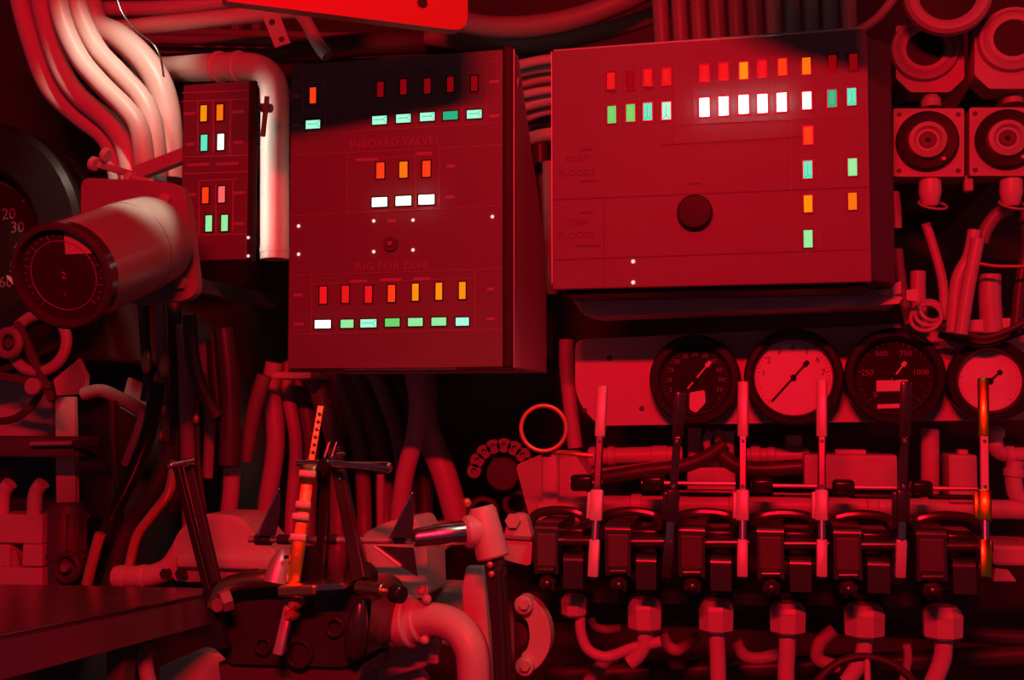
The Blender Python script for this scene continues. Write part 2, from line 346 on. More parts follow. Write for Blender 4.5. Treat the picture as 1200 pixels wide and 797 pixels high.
for x, y, l, rd in ((717, 134.5, 'lens_green', None), (739, 132.5, 'lens_green', None), (759, 131, 'lens_aqua', 'v'), (781, 130, 'lens_mint', 'v'), (945.5, 118, 'lens_white_soft', 'v'), (975, 115.5, 'lens_teal', 'v'), (998, 113.5, 'lens_aqua', 'v'), (946.5, 199, 'lens_aqua', 'v'), (999, 196, 'lens_pale_green', None), (947, 280, 'lens_pale_green', None)):
    lamp(pc, x, y, 10, 20.5, Y, l, rd)
for x, y in ((825.5, 126), (848, 124.5), (871.5, 122.5), (893.5, 121.5), (916, 120)): lamp(pc, x, y, 11, 22, Y, 'lens_white', proud=.008)
screws(pc, [(742, 306.5), (742, 331)], Y, 2.3)
c = P(814.5, 249.5, Y); m = M(c); bm = NB(); lathe(bm, c, c+NEG, [(0, 20.5*m), (.010, 20.5*m), (.014, 18.5*m), (.015, 10*m)], 32); mk('knob', bm, 'black_matte', pc, smooth=True)

# ---- left small panel
Y = 1.75
ps = thing('indicator_box', P(250, 305, 1.85), 'small narrow indicator box with orange and pale green lamps beside white pipe', 'panel')
bm = NB(); pbox(bm, 213, 97, 290, 305, Y, Y+.012, .0015); mk('face_plate', bm, 'panel_grey', ps)
bm = NB(); box(bm, (P(213, 200, Y).x+.002, Y+.0125, P(250, 304, Y).z), (P(302, 200, Y+.05).x, Y+.05, P(250, 98, Y).z), .003); mk('cabinet_body', bm, 'dark_grey', ps)
bm = NB(); box(bm, (P(290, 200, Y).x, Y+.003, P(250, 304, Y).z), (P(297, 200, Y).x, Y+.012, P(250, 97, Y).z), .001); mk('edge_gasket', bm, 'black_matte', ps)
for y in (130, 270):
    bm = NB(); a = P(245, y, 1.85); box(bm, (a.x-.012, 1.795, a.z-.012), (a.x+.012, 2.62, a.z+.012)); mk('mounting_arm', bm, 'dark_grey', ps)
Yf = Y-.0004
lines(ps, [(213, 109, 289, 106), (213, 119, 289, 116), (213, 184, 289, 182), (213, 204, 289, 201), (232, 212, 278, 210), (232, 117, 232, 180), (250, 119, 250, 180), (270, 117, 270, 181), (233, 213, 233, 274), (253, 213, 253, 273), (273, 212, 273, 272), (217, 276, 289, 274)], Yf, 'print_mid', 1.2)
for x, y, wd in ((222, 133, 14), (279, 131, 14), (222, 169, 10), (279, 167, 12), (224, 228, 12), (280, 226, 14), (224, 263, 12), (280, 262, 12), (232, 193, 26), (266, 192, 26)):
    bm = NB(); pbox(bm, x-wd/2, y-1.7, x+wd/2, y+1.7, Yf-.0003, Yf+.001); mk('name_tag', bm, 'print_mid', ps)
for x, y, l, rd in ((239, 133, 'lens_amber', None), (258, 132, 'lens_orange', None), (239.5, 167.5, 'lens_aqua', None), (259, 166.5, 'lens_white_soft', None), (241, 229, 'lens_ember', None), (260, 228, 'lens_red_hot', None), (245, 262, 'lens_pale_green', None), (263.5, 261.5, 'lens_pale_green', None)):
    lamp(ps, x, y, 8.5, 19, Y, l, rd)
screws(ps, [(222, 280), (291, 278.5), (222, 301), (291, 300)], Y, 1.8)

# ================================================================== OVERHEAD
pr = thing('overhead_placard', P(400, 20, 1.45), 'bright red overhead plate with rounded corner above the middle panel', 'sign')
pa, pb = D(262, 1, 1.50), D(548, 38, 1.50*476/440); pb.z = pa.z; pu = (pb-pa).normalized(); pn = pu.cross(Vector((0, 0, 1))); pl = (pb-pa).length
bm = NB(); prism(bm, [pa+pu*x+Vector((0, 0, z)) for x, z in roundpoly([(0, .20), (pl, .20), (pl, 0), (0, 0)], [0, .0, .024, .006], 7)], -pn*.02, .002); mk('plate', bm, 'red_paint', pr)
bm = NB(); c = pa+pu*pl*.80+Vector((0, 0, .034)); cyl(bm, c, c+pn*.004, .007, 14); mk('bolt_head', bm, 'black_matte', pr)
for k in (.15, .85):
    bm = NB(); c = pa+pu*pl*k-pn*.03; box(bm, (c.x-.012, c.y-.008, c.z+.12), (c.x+.012, c.y+.008, 2.949)); mk('hanger', bm, 'dark_grey', pr)
pipe('overhead_pipe', 'pale overhead pipe at the very top edge left of the red plate', 'pipe', 'white_enamel', 9, [(90, 10), (200, 9), (330, -8)], 2.09)
pipe('overhead_pipe', 'pale overhead pipe running under the red plate to the drilled strap', 'pipe', 'white_enamel', 10, [(100, 38), (200, 27), (330, 14), (420, 2)], 2.035)
bm = NB(); prism(bm, poly([(306, 16), (326, 14), (340, 50), (322, 56)], 2.005), (0, .006, 0), .001); o = mk('drilled_strap', bm, 'white_enamel', None, 'short drilled metal strap hanging below the red plate', 'bracket')
bm = NB(); c = P(319, 26, 2.004); lathe(bm, c, c+NEG, [(0, .006), (.002, .006), (.002, .003), (.0005, .003)], 14); mk('bolt', bm, 'dark_grey', o, smooth=True)
bm = NB(); c = P(330, 46, 2.004); lathe(bm, c, c+NEG, [(0, .006), (.003, .005)], 6); mk('bolt', bm, 'dark_grey', o)
pipe('bent_conduit', 'pale bent conduit curving down behind the red plate edge', 'pipe', 'cream_enamel', 8, [(340, 0), (358, 25), (372, 50), (384, 66)], 1.93)
bm = NB(); prism(bm, [Vector((x, 1.40, z)) for x, z in ((-.06, 2.949), (-.06, 2.135), (.00, 2.105), (.10, 2.075), (.14, 2.07), (.14, 2.949))], (0, .09, 0), .004); mk('shadow_blocker', bm, 'dark_grey', None, 'unseen dark block added overhead to shade the right console', 'light blocker')  # added out of view, shaped to shadow the console's upper right corner
# shadowy overhead runs
for i, (y0, y1, y2, rr, lab, m_) in enumerate(((44, 47, 52, 6, 'thin dark pipe along the ceiling above the small indicator box', 'mid_grey'), (58, 60, 64, 5, 'lowest dark ceiling pipe just over the elbow pipe', 'cable_grey'), (33, 38, 44, 5, 'dark ceiling pipe just under the pale overhead pipe', 'mid_grey'))):
    pipe('ceiling_pipe', lab, 'pipe', m_, rr, [(60, y0), (220, y1), (440, y2)], 2.35+.05*i)
for i, x in enumerate((228, 252, 276, 300)):
    bm = NB(); a = P(x, 22, 2.5); b = P(x+8, 62, 2.5); bar(bm, a, b, 9*M(a), .03, .002)
    mk('hull_stiffener', bm, 'mid_grey', None, ('first', 'second', 'third', 'fourth')[i]+' short dark rib from the left behind the ceiling pipes', 'rib', 'ribs behind the ceiling pipes')
# elbow pipe: horizontal then down beside the small box
pipe('elbow_pipe', 'thick white elbow pipe that turns down beside the small indicator box', 'pipe', 'white_enamel', 16.5,
     [(150, 83, 2.13), (205, 81, 2.07), (245, 79, 1.94), (285, 78), (306, 82), (319, 96), (322, 120), (322, 200), (322, 304)], 1.905, n=24, sub=8,
     collars=((.29, 4, 1.12), (.36, 4, 1.12), (.985, 6, 1.04)))
tv = thing('stop_cock', P(314, 140, 1.82), 'small red-lit cock with lever clipped on the white pipe', 'valve')
bm = NB(); a = P(303, 126, 1.81); b = P(319, 127, 1.81); cyl(bm, a, b, .008, 12, ch=.002); mk('cock_body', bm, 'mid_grey', tv, smooth=True)
bm = NB(); bar(bm, P(313, 113, 1.80), P(308, 160, 1.80), .008, .006, .001); mk('cock_lever', bm, 'mid_grey', tv)
# thick pipe bundle, upper left
BL = [([(18, -40), (26, 10), (44, 70), (62, 108), (95, 138), (121, 158), (134, 182), (140, 215)], 1.96, 'leftmost'),
      ([(42, -40), (52, 20), (70, 78), (92, 112), (125, 140), (143, 164), (151, 190), (154, 220)], 1.93, 'second'),
      ([(62, -40), (72, 20), (92, 66), (116, 96), (146, 126), (162, 148), (168, 178), (170, 218)], 1.885, 'third'),
      ([(86, -40), (92, 10), (112, 55), (138, 84), (164, 112), (177, 138), (182, 170), (184, 214)], 1.925, 'fourth'),
      ([(98, -30), (110, 25), (140, 44), (168, 70), (186, 98), (195, 130), (198, 165), (199, 210)], 1.985, 'rightmost')]
for pts, y, nm in BL:
    pipe('bundle_pipe', nm+' of the five thick pipes sweeping down to the cylindrical gauge', 'pipe', 'white_enamel', 11.8 if nm != 'rightmost' else 16, pts, y, n=20, sub=8, group='thick pipes above the gauge housing')
pipe('thin_wire', 'thin bare wire running down right of the thick pipe bundle', 'wire', 'gun_metal', 1.2, [(134, -20), (142, 12), (160, 36), (180, 52), (188, 68), (192, 90)], 1.86, n=6)
tc = thing('bundle_clamp', P(150, 215, 1.85), 'clamp bar with bolts holding the feet of the thick pipes', 'clamp')
bm = NB(); bar(bm, P(112, 192, 1.84), P(160, 206, 1.84), .013, .013, .002); mk('clamp_rod', bm, 'red_paint' if 0 else 'cream_enamel', tc)
bm = NB(); bar(bm, P(160, 204, 1.845), P(222, 180, 1.845), .026, .02, .002); mk('clamp_bar', bm, 'cream_enamel', tc)
for x, y in ((110, 192), (124, 182), (152, 210)):
    bm = NB(); a = P(x-3, y-1, 1.83); b = P(x+3, y+1, 1.83); cyl(bm, a, b, .014, 14, ch=.002); mk('washer', bm, 'white_enamel', tc, smooth=True)
bm = NB(); a = P(157, 209, 1.83); b = P(178, 213, 1.82); cyl(bm, a, b, .006, 8, ch=.001); mk('bolt', bm, 'white_enamel', tc, smooth=True)

# ================================================================== GAUGES
def gauge(cx, cy, rpx, Yf, Yb, label, white, nums, ptr_deg, ptr_len, ptr_tail, start=-225, span=270, rim=.74, group=None, name='pressure_gauge', patch=None, numr=.78, nh=.10, minor=40):
    c = P(cx, cy, Yf); m = M(c); R = rpx*m; t = thing(name, (c.x, Yb, c.z-R), label, 'gauge', group); r = R*rim
    bm = NB(); b = Vector((c.x, Yb, c.z)); d = Yb-Yf
    lathe(bm, b, b+NEG, [(0, R*.93), (d*.5, R*.93), (d*.55, R), (d*.92, R), (d, R*.96), (d, r*1.10), (d*.9, r*1.02), (d*.62, r*1.0)], 56); mk('gauge_case', bm, 'black_gloss', t, smooth=True)
    yd = Yb-d*.66; bm = NB(); lathe(bm, Vector((c.x, yd+.001, c.z)), Vector((c.x, yd, c.z)), [(0, r), (.001, r)], 48); mk('dial', bm, 'dial_white' if white else 'dial_black', t)
    pm_ = 'print_dark' if white else 'print_light'
    bm = NB(); torus(bm, Vector((c.x, yd-.0012, c.z)), NEG, r*1.02, .0012, 48, 6); mk('dial_ring', bm, 'mid_grey', t, smooth=True)
    bm = NB(); y = yd-.0006
    for i in range(minor+1):
        a = math.radians(start+span*(-1)*0) ; a = math.radians(-start-span*i/minor) if False else math.radians(225-270*i/minor)
        l = .10 if i % (minor//max(1, len(nums)-1) or 1) == 0 else .05
        dv = Vector((math.cos(a), 0, math.sin(a))); p0 = Vector((c.x, y, c.z))+dv*r*(.95-l); p1 = Vector((c.x, y, c.z))+dv*r*.95
        bar(bm, p0, p1, r*.012, .0006)
    mk('scale_ticks', bm, pm_, t, kind='stuff')
    for i, s in enumerate(nums):
        if not s: continue
        a = math.radians(s[0] if isinstance(s, tuple) else 225-270*i/(len(nums)-1)); bm = NB(); s = s[1] if isinstance(s, tuple) else s
        text(bm, s, Vector((c.x+math.cos(a)*r*numr, y, c.z+math.sin(a)*r*numr)), r*nh*1.4); mk('numeral', bm, pm_, t)
    if patch:
        for k, pg in enumerate(patch):
            bm = NB(); prism(bm, poly(pg, yd-.0004), (0, -.0008, 0)); mk('dial_patch', bm, 'print_dark' if white else 'dial_white', t)
    a = math.radians(ptr_deg); dv = Vector((math.cos(a), 0, math.sin(a))); sd = Vector((-dv.z, 0, dv.x)); o = Vector((c.x, yd-.003, c.z))
    bm = NB(); tip = ptr_len*r; prism(bm, [o-dv*ptr_tail*r+sd*.0014, o-dv*ptr_tail*r-sd*.0014, o+dv*tip*.72-sd*.0012, o+dv*tip*.75-sd*.0042, o+dv*tip-sd*.003, o+dv*tip+sd*.003, o+dv*tip*.75+sd*.0042, o+dv*tip*.72+sd*.0012], (0, -.001, 0)); pt = mk('pointer', bm, 'dial_black' if white else 'dial_white', t)
    bm = NB(); lathe(bm, o, o+NEG, [(0, .005), (.003, .005), (.004, .003)], 14); mk('pointer_hub', bm, 'dial_black', pt, smooth=True)
    return t
bm = NB(); prism(bm, poly(roundpoly([(674, 398), (1215, 372), (1215, 492), (702, 499), (674, 470)], [10, 0, 0, 6, 24]), 2.00), (0, .012, 0), .0015); o = mk('gauge_board', bm, 'white_enamel', None, 'long pale mounting board carrying the row of four round gauges', 'board')
for x, y in ((714, 420), (685, 481), (752, 479)):
    bm = NB(); c = P(x, y, 2.00); lathe(bm, c, c+NEG, [(0, .005), (.002, .004)], 8); mk('bolt_head', bm, 'dark_grey', o)
for x in (700, 900, 1120):
    bm = NB(); a = P(x, 440, 2.01); box(bm, (a.x-.015, 2.013, a.z-.02), (a.x+.015, 2.62, a.z+.02)); mk('mounting_arm', bm, 'dark_grey', o)
gauge(814, 445, 53, 1.955, 1.9995, 'leftmost black dial gauge with pale numerals and a pale window', False, ['', '5', '10', '15', '20', '25', '30', '35', '40', '45', '50', '55', ''], 50, .72, .35, group='gauges on the pale board', patch=[roundpoly([(808, 460), (826, 457), (827, 472), (816, 484), (808, 480)], 3)])
gauge(930, 442, 57, 1.945, 1.9995, 'white dial gauge second from left with dark pointer', True, ['', '', '1', '2', '3', '4', '5', '6', '7', '', ''], 48, .58, .85, group='gauges on the pale board', rim=.78, nh=.12)
gauge(1049, 441, 57, 1.945, 1.9995, 'third gauge, black dial with pale plate below the pointer', False, ['0', '250', '500', '750', '1000', ''], 52, .50, .1, group='gauges on the pale board', patch=[[(1027, 446), (1064, 445), (1064, 458), (1027, 459)], [(1028, 474), (1058, 473), (1058, 478), (1028, 479)]], rim=.76, numr=.70, nh=.11, minor=25)
gauge(1162, 446, 49, 1.95, 1.9995, 'rightmost white dial gauge with short dark pointer', True, ['', '', '', '', '', ''], 42, .5, .12, group='gauges on the pale board', rim=.72)

# ---- big dial at the far left edge
gauge(-40, 288, 150, 1.98, 2.12, 'large round depth dial cut by the left edge with ring of numerals', False, [(75, '10'), (48, '20'), (26, '30'), (1, '40'), (-26, '50'), (-50, '60'), (-75, '70')], -42, .78, -.55, name='depth_dial', rim=.60, numr=.60, nh=.11, minor=90)
pt = bpy.data.objects[-1] if False else None
bm = NB(); box(bm, (P(-70, 300, 2.12).x, 2.125, P(0, 420, 2.12).z), (P(60, 300, 2.12).x, 2.62, P(0, 180, 2.12).z), .01); mk('dial_pedestal', bm, 'dark_grey', None, 'dark box carrying the large dial at the left edge', 'box')

# ---- cylindrical gauge housing
c0, c1 = D(70, 325, 1.45), D(165, 287, 1.66); ax = (c0-c1).normalized(); Lc = (c0-c1).length; Rc = 63*M(c0)
def onplane(px, py, p, n): d = ray(px, py); return CAM+d*((p-CAM).dot(n)/d.dot(n))
tg = thing('gauge_housing', c1-Vector((0, 0, Rc)), 'big pale cylindrical gauge housing pointing at the viewer below the thick pipes', 'gauge')
bm = NB(); lathe(bm, c1, c0, [(-.035, Rc*.90), (-.03, Rc*.97), (0, Rc*.985), (.03, Rc*1.0), (Lc-.02, Rc*.985), (Lc-.02, Rc*.95)], 64); mk('housing_body', bm, 'cylinder_paint', tg, smooth=True)
bm = NB(); lathe(bm, c0-ax*.022, c0, [(0, Rc*.97), (.002, Rc*1.02), (.018, Rc*1.02), (.022, Rc*.97), (.022, Rc*.90), (.014, Rc*.86), (.008, Rc*.86)], 64); mk('bezel', bm, 'dark_gloss', tg, smooth=True)
bm = NB(); torus(bm, c1+ax*.045, ax, Rc*.992, .0012, 64, 6); mk('seam_band', bm, 'dark_grey', tg, smooth=True)
cf = c0-ax*.010; bm = NB(); lathe(bm, cf-ax*.002, cf, [(0, Rc*.86), (.002, Rc*.86)], 48); mk('dial', bm, 'dial_black', tg)
qf = cf+ax*.0006
u_ = Vector((0, 0, 1)).cross(ax).normalized(); v_ = ax.cross(u_)
rotm = Matrix((u_, v_, ax)).transposed().to_4x4()
bm = NB(); prism(bm, [onplane(x, y, qf, ax) for x, y in ((75, 273), (86, 267), (101, 283), (108, 297), (77, 298))], ax*.0006); mk('dial_patch', bm, 'cream_enamel', tg)  # pale angular patch on the upper part of the dial
bm = NB()
for i in range(28):
    a = math.radians(225-270*i/27); dv = u_*math.cos(a)+v_*math.sin(a); l = .12 if i % 3 == 0 else .06
    bar(bm, qf+dv*Rc*(.80-l), qf+dv*Rc*.80, .0012, .0006, side=dv.cross(ax))
mk('scale_ticks', bm, 'print_dark', tg, kind='stuff')
bm = NB(); torus(bm, qf, ax, Rc*.66, .0010, 48, 5); mk('scale_ring', bm, 'print_dark', tg, smooth=True)
bm = NB(); text(bm, '2', qf, .010, ax_rot=rotm); mk('numeral', bm, 'print_light', tg)
bm = NB(); text(bm, '3', onplane(76, 345, qf, ax), .007, ax_rot=rotm); mk('numeral', bm, 'print_dark', tg)
bm = NB(); o_ = c1-ax*.036; a1 = onplane(205, 215, o_, NEG); 
prism(bm, roundpoly and [Vector((x, o_.y+.03, z)) for x, z in [(P(px, py, o_.y+.03).x, P(px, py, o_.y+.03).z) for px, py in roundpoly([(95, 208), (216, 214), (232, 350), (160, 358), (95, 330)], [10, 22, 20, 14, 10])]], (0, .02, 0), .002); mk('back_flange', bm, 'mid_grey', tg)
for x, y in ((196, 234), (214, 332)):
    bm = NB(); c = P(x, y, o_.y+.03); cyl(bm, c, c+NEG*.010, .010, 6); mk('flange_bolt', bm, 'cream_enamel', tg)
bm = NB(); box(bm, (P(110, 300, o_.y).x, o_.y+.05, P(150, 320, o_.y).z), (P(125, 300, o_.y).x, 2.62, P(150, 300, o_.y).z)); mk('mounting_arm', bm, 'dark_grey', tg)

# ================================================================== LEVER VALVES (right)
bm = NB(); prism(bm, poly(roundpoly([(622, 693), (1150, 699), (1150, 712), (622, 706)], 3), 1.872), (0, .12, 0), .004)
o = mk('valve_manifold', bm, 'dark_gloss', None, 'long dark casting under the row of six lever valves', 'manifold')
for x in (640, 900, 1130):
    bm = NB(); a = P(x, 700, 1.86); box(bm, (a.x-.02, 1.93, a.z-.03), (a.x+.02, 2.62, a.z)); mk('support_arm', bm, 'dark_grey', o)
V = [  # block x0,x1 | lever bottom x, top x, top y | lever metal (gun_metal darkens the levers that catch no light) | nut x0,y0,x1,y1 | label
    (626, 654, 695, 706, 452, 'lever_satin', (657, 699, 689, 722), 'first lever valve at the left end, next to the brass ring handle'),
    (709, 739, 781, 798, 459, 'gun_metal', (735, 703, 777, 738), 'second lever valve with unlit lever coloured dark leaning across the leftmost gauge'),
    (795, 826, 870, 871, 447, 'lever_satin', (818, 705, 861, 740), 'third lever valve with bright lever between leftmost and white gauges'),
    (887, 919, 963, 963, 444, 'lever_satin', (901, 708, 945, 742), 'fourth lever valve with bright lever crossing right edge of white gauge'),
    (977, 1010, 1055, 1062, 447, 'gun_metal', (988, 710, 1037, 746), 'fifth lever valve with unlit lever coloured dark crossing the third gauge'),
    (1074, 1110, 1155, 1152, 443, 'glint_bright_steel', (1081, 712, 1128, 748), 'last lever valve at the right end with glowing polished lever')]
def rblock(bm, x0, y0, x1, y1, Yf, Yb, r):
    xm, ym = (x0+x1)/2, (y0+y1)/2; xa, xb = P(x0, ym, Yf).x, P(x1, ym, Yf).x; z0, z1 = P(xm, y1, Yf).z, P(xm, y0, Yf).z
    pr_ = [(Yf, z0), (Yb, z0), (Yb, z1)]+[(Yf+r-r*math.sin(k*math.pi/20), z1-r+r*math.cos(k*math.pi/20)) for k in range(11)]
    prism(bm, [Vector((xa, y, z)) for y, z in pr_], (xb-xa, 0, 0))
LEAN = (.80, -.4, .82, .80, -.4, 1.0); YAWL = (-.09, .3, -.09, -.09, .3, 0)
REDPOS = Vector((-.10, -.25, 2.42))
for i, (bx0, bx1, lx, tx, ty, lm, nut, lab) in enumerate(V):
    s = 1+.035*i; dy = i*1.3; Yv = 1.74
    t = thing('lever_valve', P((bx0+lx)/2, 702+dy, 1.80), lab, 'valve', 'row of six lever valves')
    bm = NB(); rblock(bm, bx0, 613+dy, bx1, 673+dy*1.3, Yv, Yv+.16, .011); b_ = mk('valve_block', bm, 'block_metal', t, smooth=True, ang=50)
    bm = NB(); pbox(bm, bx0+3, 625+dy, bx1-3, 664+dy, Yv-.0015, Yv+.004, .002); mk('block_cover', bm, 'dark_grey', b_)
    xm = (bx0+bx1)/2
    bm = NB(); c = P(xm+3, 668+dy*1.3, Yv-.004); cyl(bm, P(bx0+5, 668+dy*1.3, Yv-.004), P(bx1-4, 668+dy*1.3, Yv-.004), .0055, 12, ch=.001); mk('hinge_pin', bm, 'block_metal', b_, smooth=True)
    bm = NB(); c = P(xm+1, 684+dy*1.3, Yv-.002); lathe(bm, c-NEG*.05, c+NEG, [(0, .014), (.05, .014), (.05, .011), (.058, .010), (.060, .006)], 6, rot=.3); mk('packing_nut', bm, 'dark_gloss', t)
    bm = NB(); c = P(xm+1, 684+dy*1.3, Yv-.0115); lathe(bm, c, c+NEG, [(0, .007), (.006, .006), (.008, .003)], 12); mk('stud', bm, 'gun_metal', t, smooth=True)
    # small rounded cap between block and lever
    cx0, cx1 = bx1+6*s, bx1+6*s+23*s
    bm = NB(); rblock(bm, cx0, 650+dy, cx1, 690+dy, Yv+.01, Yv+.11, .012); mk('valve_cap', bm, 'block_metal', t, smooth=True, ang=50)
    # rear housing and cross shaft
    bm = NB(); pbox(bm, bx1-2, 618+dy, lx-9, 655+dy, Yv+.05, Yv+.15, .006, 3); mk('rear_housing', bm, 'black_gloss', t, smooth=True, ang=50)
    bm = NB(); sweep(bm, [P(bx0-4, 612+dy, 1.86), P(bx0+4, 602+dy, 1.86), P(xm+14, 598+dy, 1.86), P(lx-16, 602+dy, 1.86), P(lx-8, 614+dy, 1.86)], .008, 10); mk('return_spring_guard', bm, 'dark_gloss', t, smooth=True)
    bm = NB(); cyl(bm, P(bx1-4, 634+dy, Yv+.03), P(lx+8, 634+dy, Yv+.03), .008, 14); mk('cross_shaft', bm, 'gun_metal', t, smooth=True)
    # lever
    p_b = P(lx, 676, 1.715); p_h = P((lx+tx)/2, 500, 1.75); hv0 = ((REDPOS-p_h).normalized()+(CAM-p_h).normalized()).normalized(); lo_, hi_ = -.02, .2
    for _ in range(30):
        md = (lo_+hi_)/2
        if (P(tx, ty, 1.715+md)-p_b).dot(hv0) > 0: lo_ = md
        else: hi_ = md
    lean = LEAN[i]*lo_
    def lp(y):
        k = (y-676)/(ty-676); return P(lx+(tx-lx)*k, y, 1.715+lean*k)
    m = M(lp(560)); 
    lowm = 'lever_satin' if lm != 'glint_bright_steel' else 'glint_bright_steel'
    bm = NB(); bar(bm, lp(511), lp(576), 9*m, .011, .002); lev = mk('lever_arm', bm, 'gun_metal' if lm != 'glint_bright_steel' else 'lever_satin', t)
    ax_ = (lp(ty)-lp(600)).normalized(); pm0 = lp(480); hv = ((REDPOS-pm0).normalized()+(CAM-pm0).normalized()).normalized(); s0 = ax_.cross(-hv).normalized(); d0 = ax_.cross(s0); yw = YAWL[i]; sv = s0*math.cos(yw)+d0*math.sin(yw)
    bm = NB(); bar(bm, lp(513), lp(ty), 12.5*m, .012, .0035, side=sv); mk('lever_grip', bm, lm, lev, smooth=True)
    bm = NB(); bar(bm, lp(574), lp(611), 15*m, .015, .003, side=sv); bar(bm, lp(577)+Vector((-8*m, .003, 0)), lp(609)+Vector((-8*m, .003, 0)), 7*m, .012, .002); mk('lever_clevis', bm, lowm if i not in (1, 4) else 'gun_metal', lev, smooth=True)
    bm = NB(); cyl(bm, lp(610), lp(634), 5*m, 14); mk('lever_neck', bm, 'chrome', lev, smooth=True)
    bm = NB(); bar(bm, lp(632), lp(677), 12.5*m, .013, .003); mk('lever_foot', bm, lowm if i != 1 else 'gun_metal', lev, smooth=True)
    for yy in (517, 570):
        bm = NB(); c = lp(yy)+Vector((0, -.0055, 0)); lathe(bm, c, c+NEG, [(0, .0032), (.002, .0025)], 8); mk('rivet', bm, 'chrome', lev)
    # nut and tail pipe below
    n0, n1, n2, n3 = nut; c = P((n0+n2)/2, n3, 1.835); top = P((n0+n2)/2, n1-2, 1.835); r = (n2-n0)/2*M(c); L = (top-c).length
    bm = NB(); lathe(bm, c, top, [(0, r*.80), (.004, r*.97), (L*.72, r), (L*.86, r*.92), (L, r*.72)], 8, rot=math.pi/8); mk('union_nut', bm, 'white_enamel', t)
TP = [([(680, 722), (681, 742), (690, 762), (712, 770), (740, 760), (775, 752)], 6.5, 'first J-shaped drain tube bending right below the leftmost valve'),
      ([(756, 738), (755, 755), (748, 768), (738, 777)], 9, 'short stub tube below the second lever valve'),
      ([(840, 740), (841, 770), (842, 810)], 9.5, 'straight white tube below the third lever valve'),
      ([(923, 742), (922, 770), (921, 788), (922, 820)], 10, 'straight white tube below the fourth lever valve'),
      ([(1013, 746), (1012, 765), (1006, 780), (992, 800)], 9.5, 'white tube bending left below the fifth lever valve'),
      ([(1106, 748), (1105, 768), (1100, 785), (1088, 812)], 10.5, 'white tube bending left below the last lever valve')]
for pts, r, lab in TP: pipe('tail_tube', lab, 'tube', 'white_enamel', r, pts, 1.835, group='tubes below the lever valves')
for pts, r, lab in (([(692, 724), (697, 734), (712, 738), (728, 736)], 5, 'small curved tube behind the first union nut'),
                    ([(776, 742), (782, 756), (795, 762), (815, 748, 2.02)], 7, 'hooked tube behind the second union nut'),
                    ([(862, 752), (872, 768), (890, 772), (915, 766)], 7.5, 'hooked tube behind the third union nut'),
                    ([(978, 738), (962, 752), (958, 772), (984, 782)], 8, 'hooked tube left of the fifth union nut'),
                    ([(1062, 755), (1064, 772), (1058, 800)], 5, 'thin tube between the fifth and last union nuts'),
                    ([(690, 800), (700, 786), (712, 772), (722, 768)], 8, 'slanted stub tube at the bottom under the first valve')):
    pipe('branch_tube', lab, 'tube', 'cream_enamel', r, pts, 1.92)
for pts, r, lab in (([(640, 720), (800, 726), (1000, 735), (1200, 748)], 9, 'upper dark pipe running behind the union nuts'),
                    ([(640, 790), (800, 786), (1000, 778), (1200, 768)], 12, 'lower dark pipe running behind the tail tubes')):
    pipe('drain_pipe', lab, 'pipe', 'cable_dark', r, pts, 2.05)
# handwheel at the bottom edge
th = thing('handwheel', P(1020, 880, 1.5), 'dark handwheel whose top rim shows at the bottom edge', 'wheel')
cw = P(1018, 838, 1.52); m = M(cw)
bm = NB(); torus(bm, cw, Vector((0, -1, .35)), 66*m, 5*m, 48, 10); mk('wheel_rim', bm, 'dark_gloss', th, smooth=True)
u1, v1 = basis(Vector((0, -1, .35)))
for k in range(5):
    a = 2*math.pi*k/5+.3; bm = NB(); cyl(bm, cw+(u1*math.cos(a)+v1*math.sin(a))*12*m, cw+(u1*math.cos(a)+v1*math.sin(a))*64*m, 4*m, 10); mk('spoke', bm, 'cream_enamel', th, smooth=True)
bm = NB(); n_ = Vector((0, -1, .35)).normalized(); cyl(bm, cw-n_*.02, cw+n_*.02, 15*m, 16, ch=.003); mk('hub', bm, 'dark_gloss', th, smooth=True)
bm = NB(); cyl(bm, cw-n_*.4, cw-n_*.02, 7*m, 12); mk('stem', bm, 'dark_gloss', th, smooth=True)

# linkage rods behind the levers
LK = [(668, 706, 565, 'short dark link rod behind the first lever'), (752, 862, 566, 'link rod between the second and third levers'), (880, 957, 569, 'link rod between the third and fourth levers'), (976, 1050, 571, 'link rod between the fourth and fifth levers'), (1068, 1146, 572, 'link rod between the fifth and last levers')]
for x0, x1, y, lab in LK:
    t = thing('linkage_rod', P(x0, y+9, 1.88), lab, 'rod', 'link rods behind the levers')
    bm = NB(); cyl(bm, P(x0, y, 1.88), P(x1, y+1, 1.88), 2.6*M(P(x0, y, 1.88)), 10); mk('rod', bm, 'satin_steel', t, smooth=True)
    bm = NB(); pbox(bm, x0, y-8, x0+26, y+11, 1.87, 1.91, .006, 3); mk('clevis', bm, 'black_gloss', t, smooth=True)
    bm = NB(); cyl(bm, P(x0+20, y+10, 1.90), P(x1-4, y+11, 1.90), 3.2*M(P(x0, y, 1.88)), 10); mk('lower_rod', bm, 'dark_gloss', t, smooth=True)
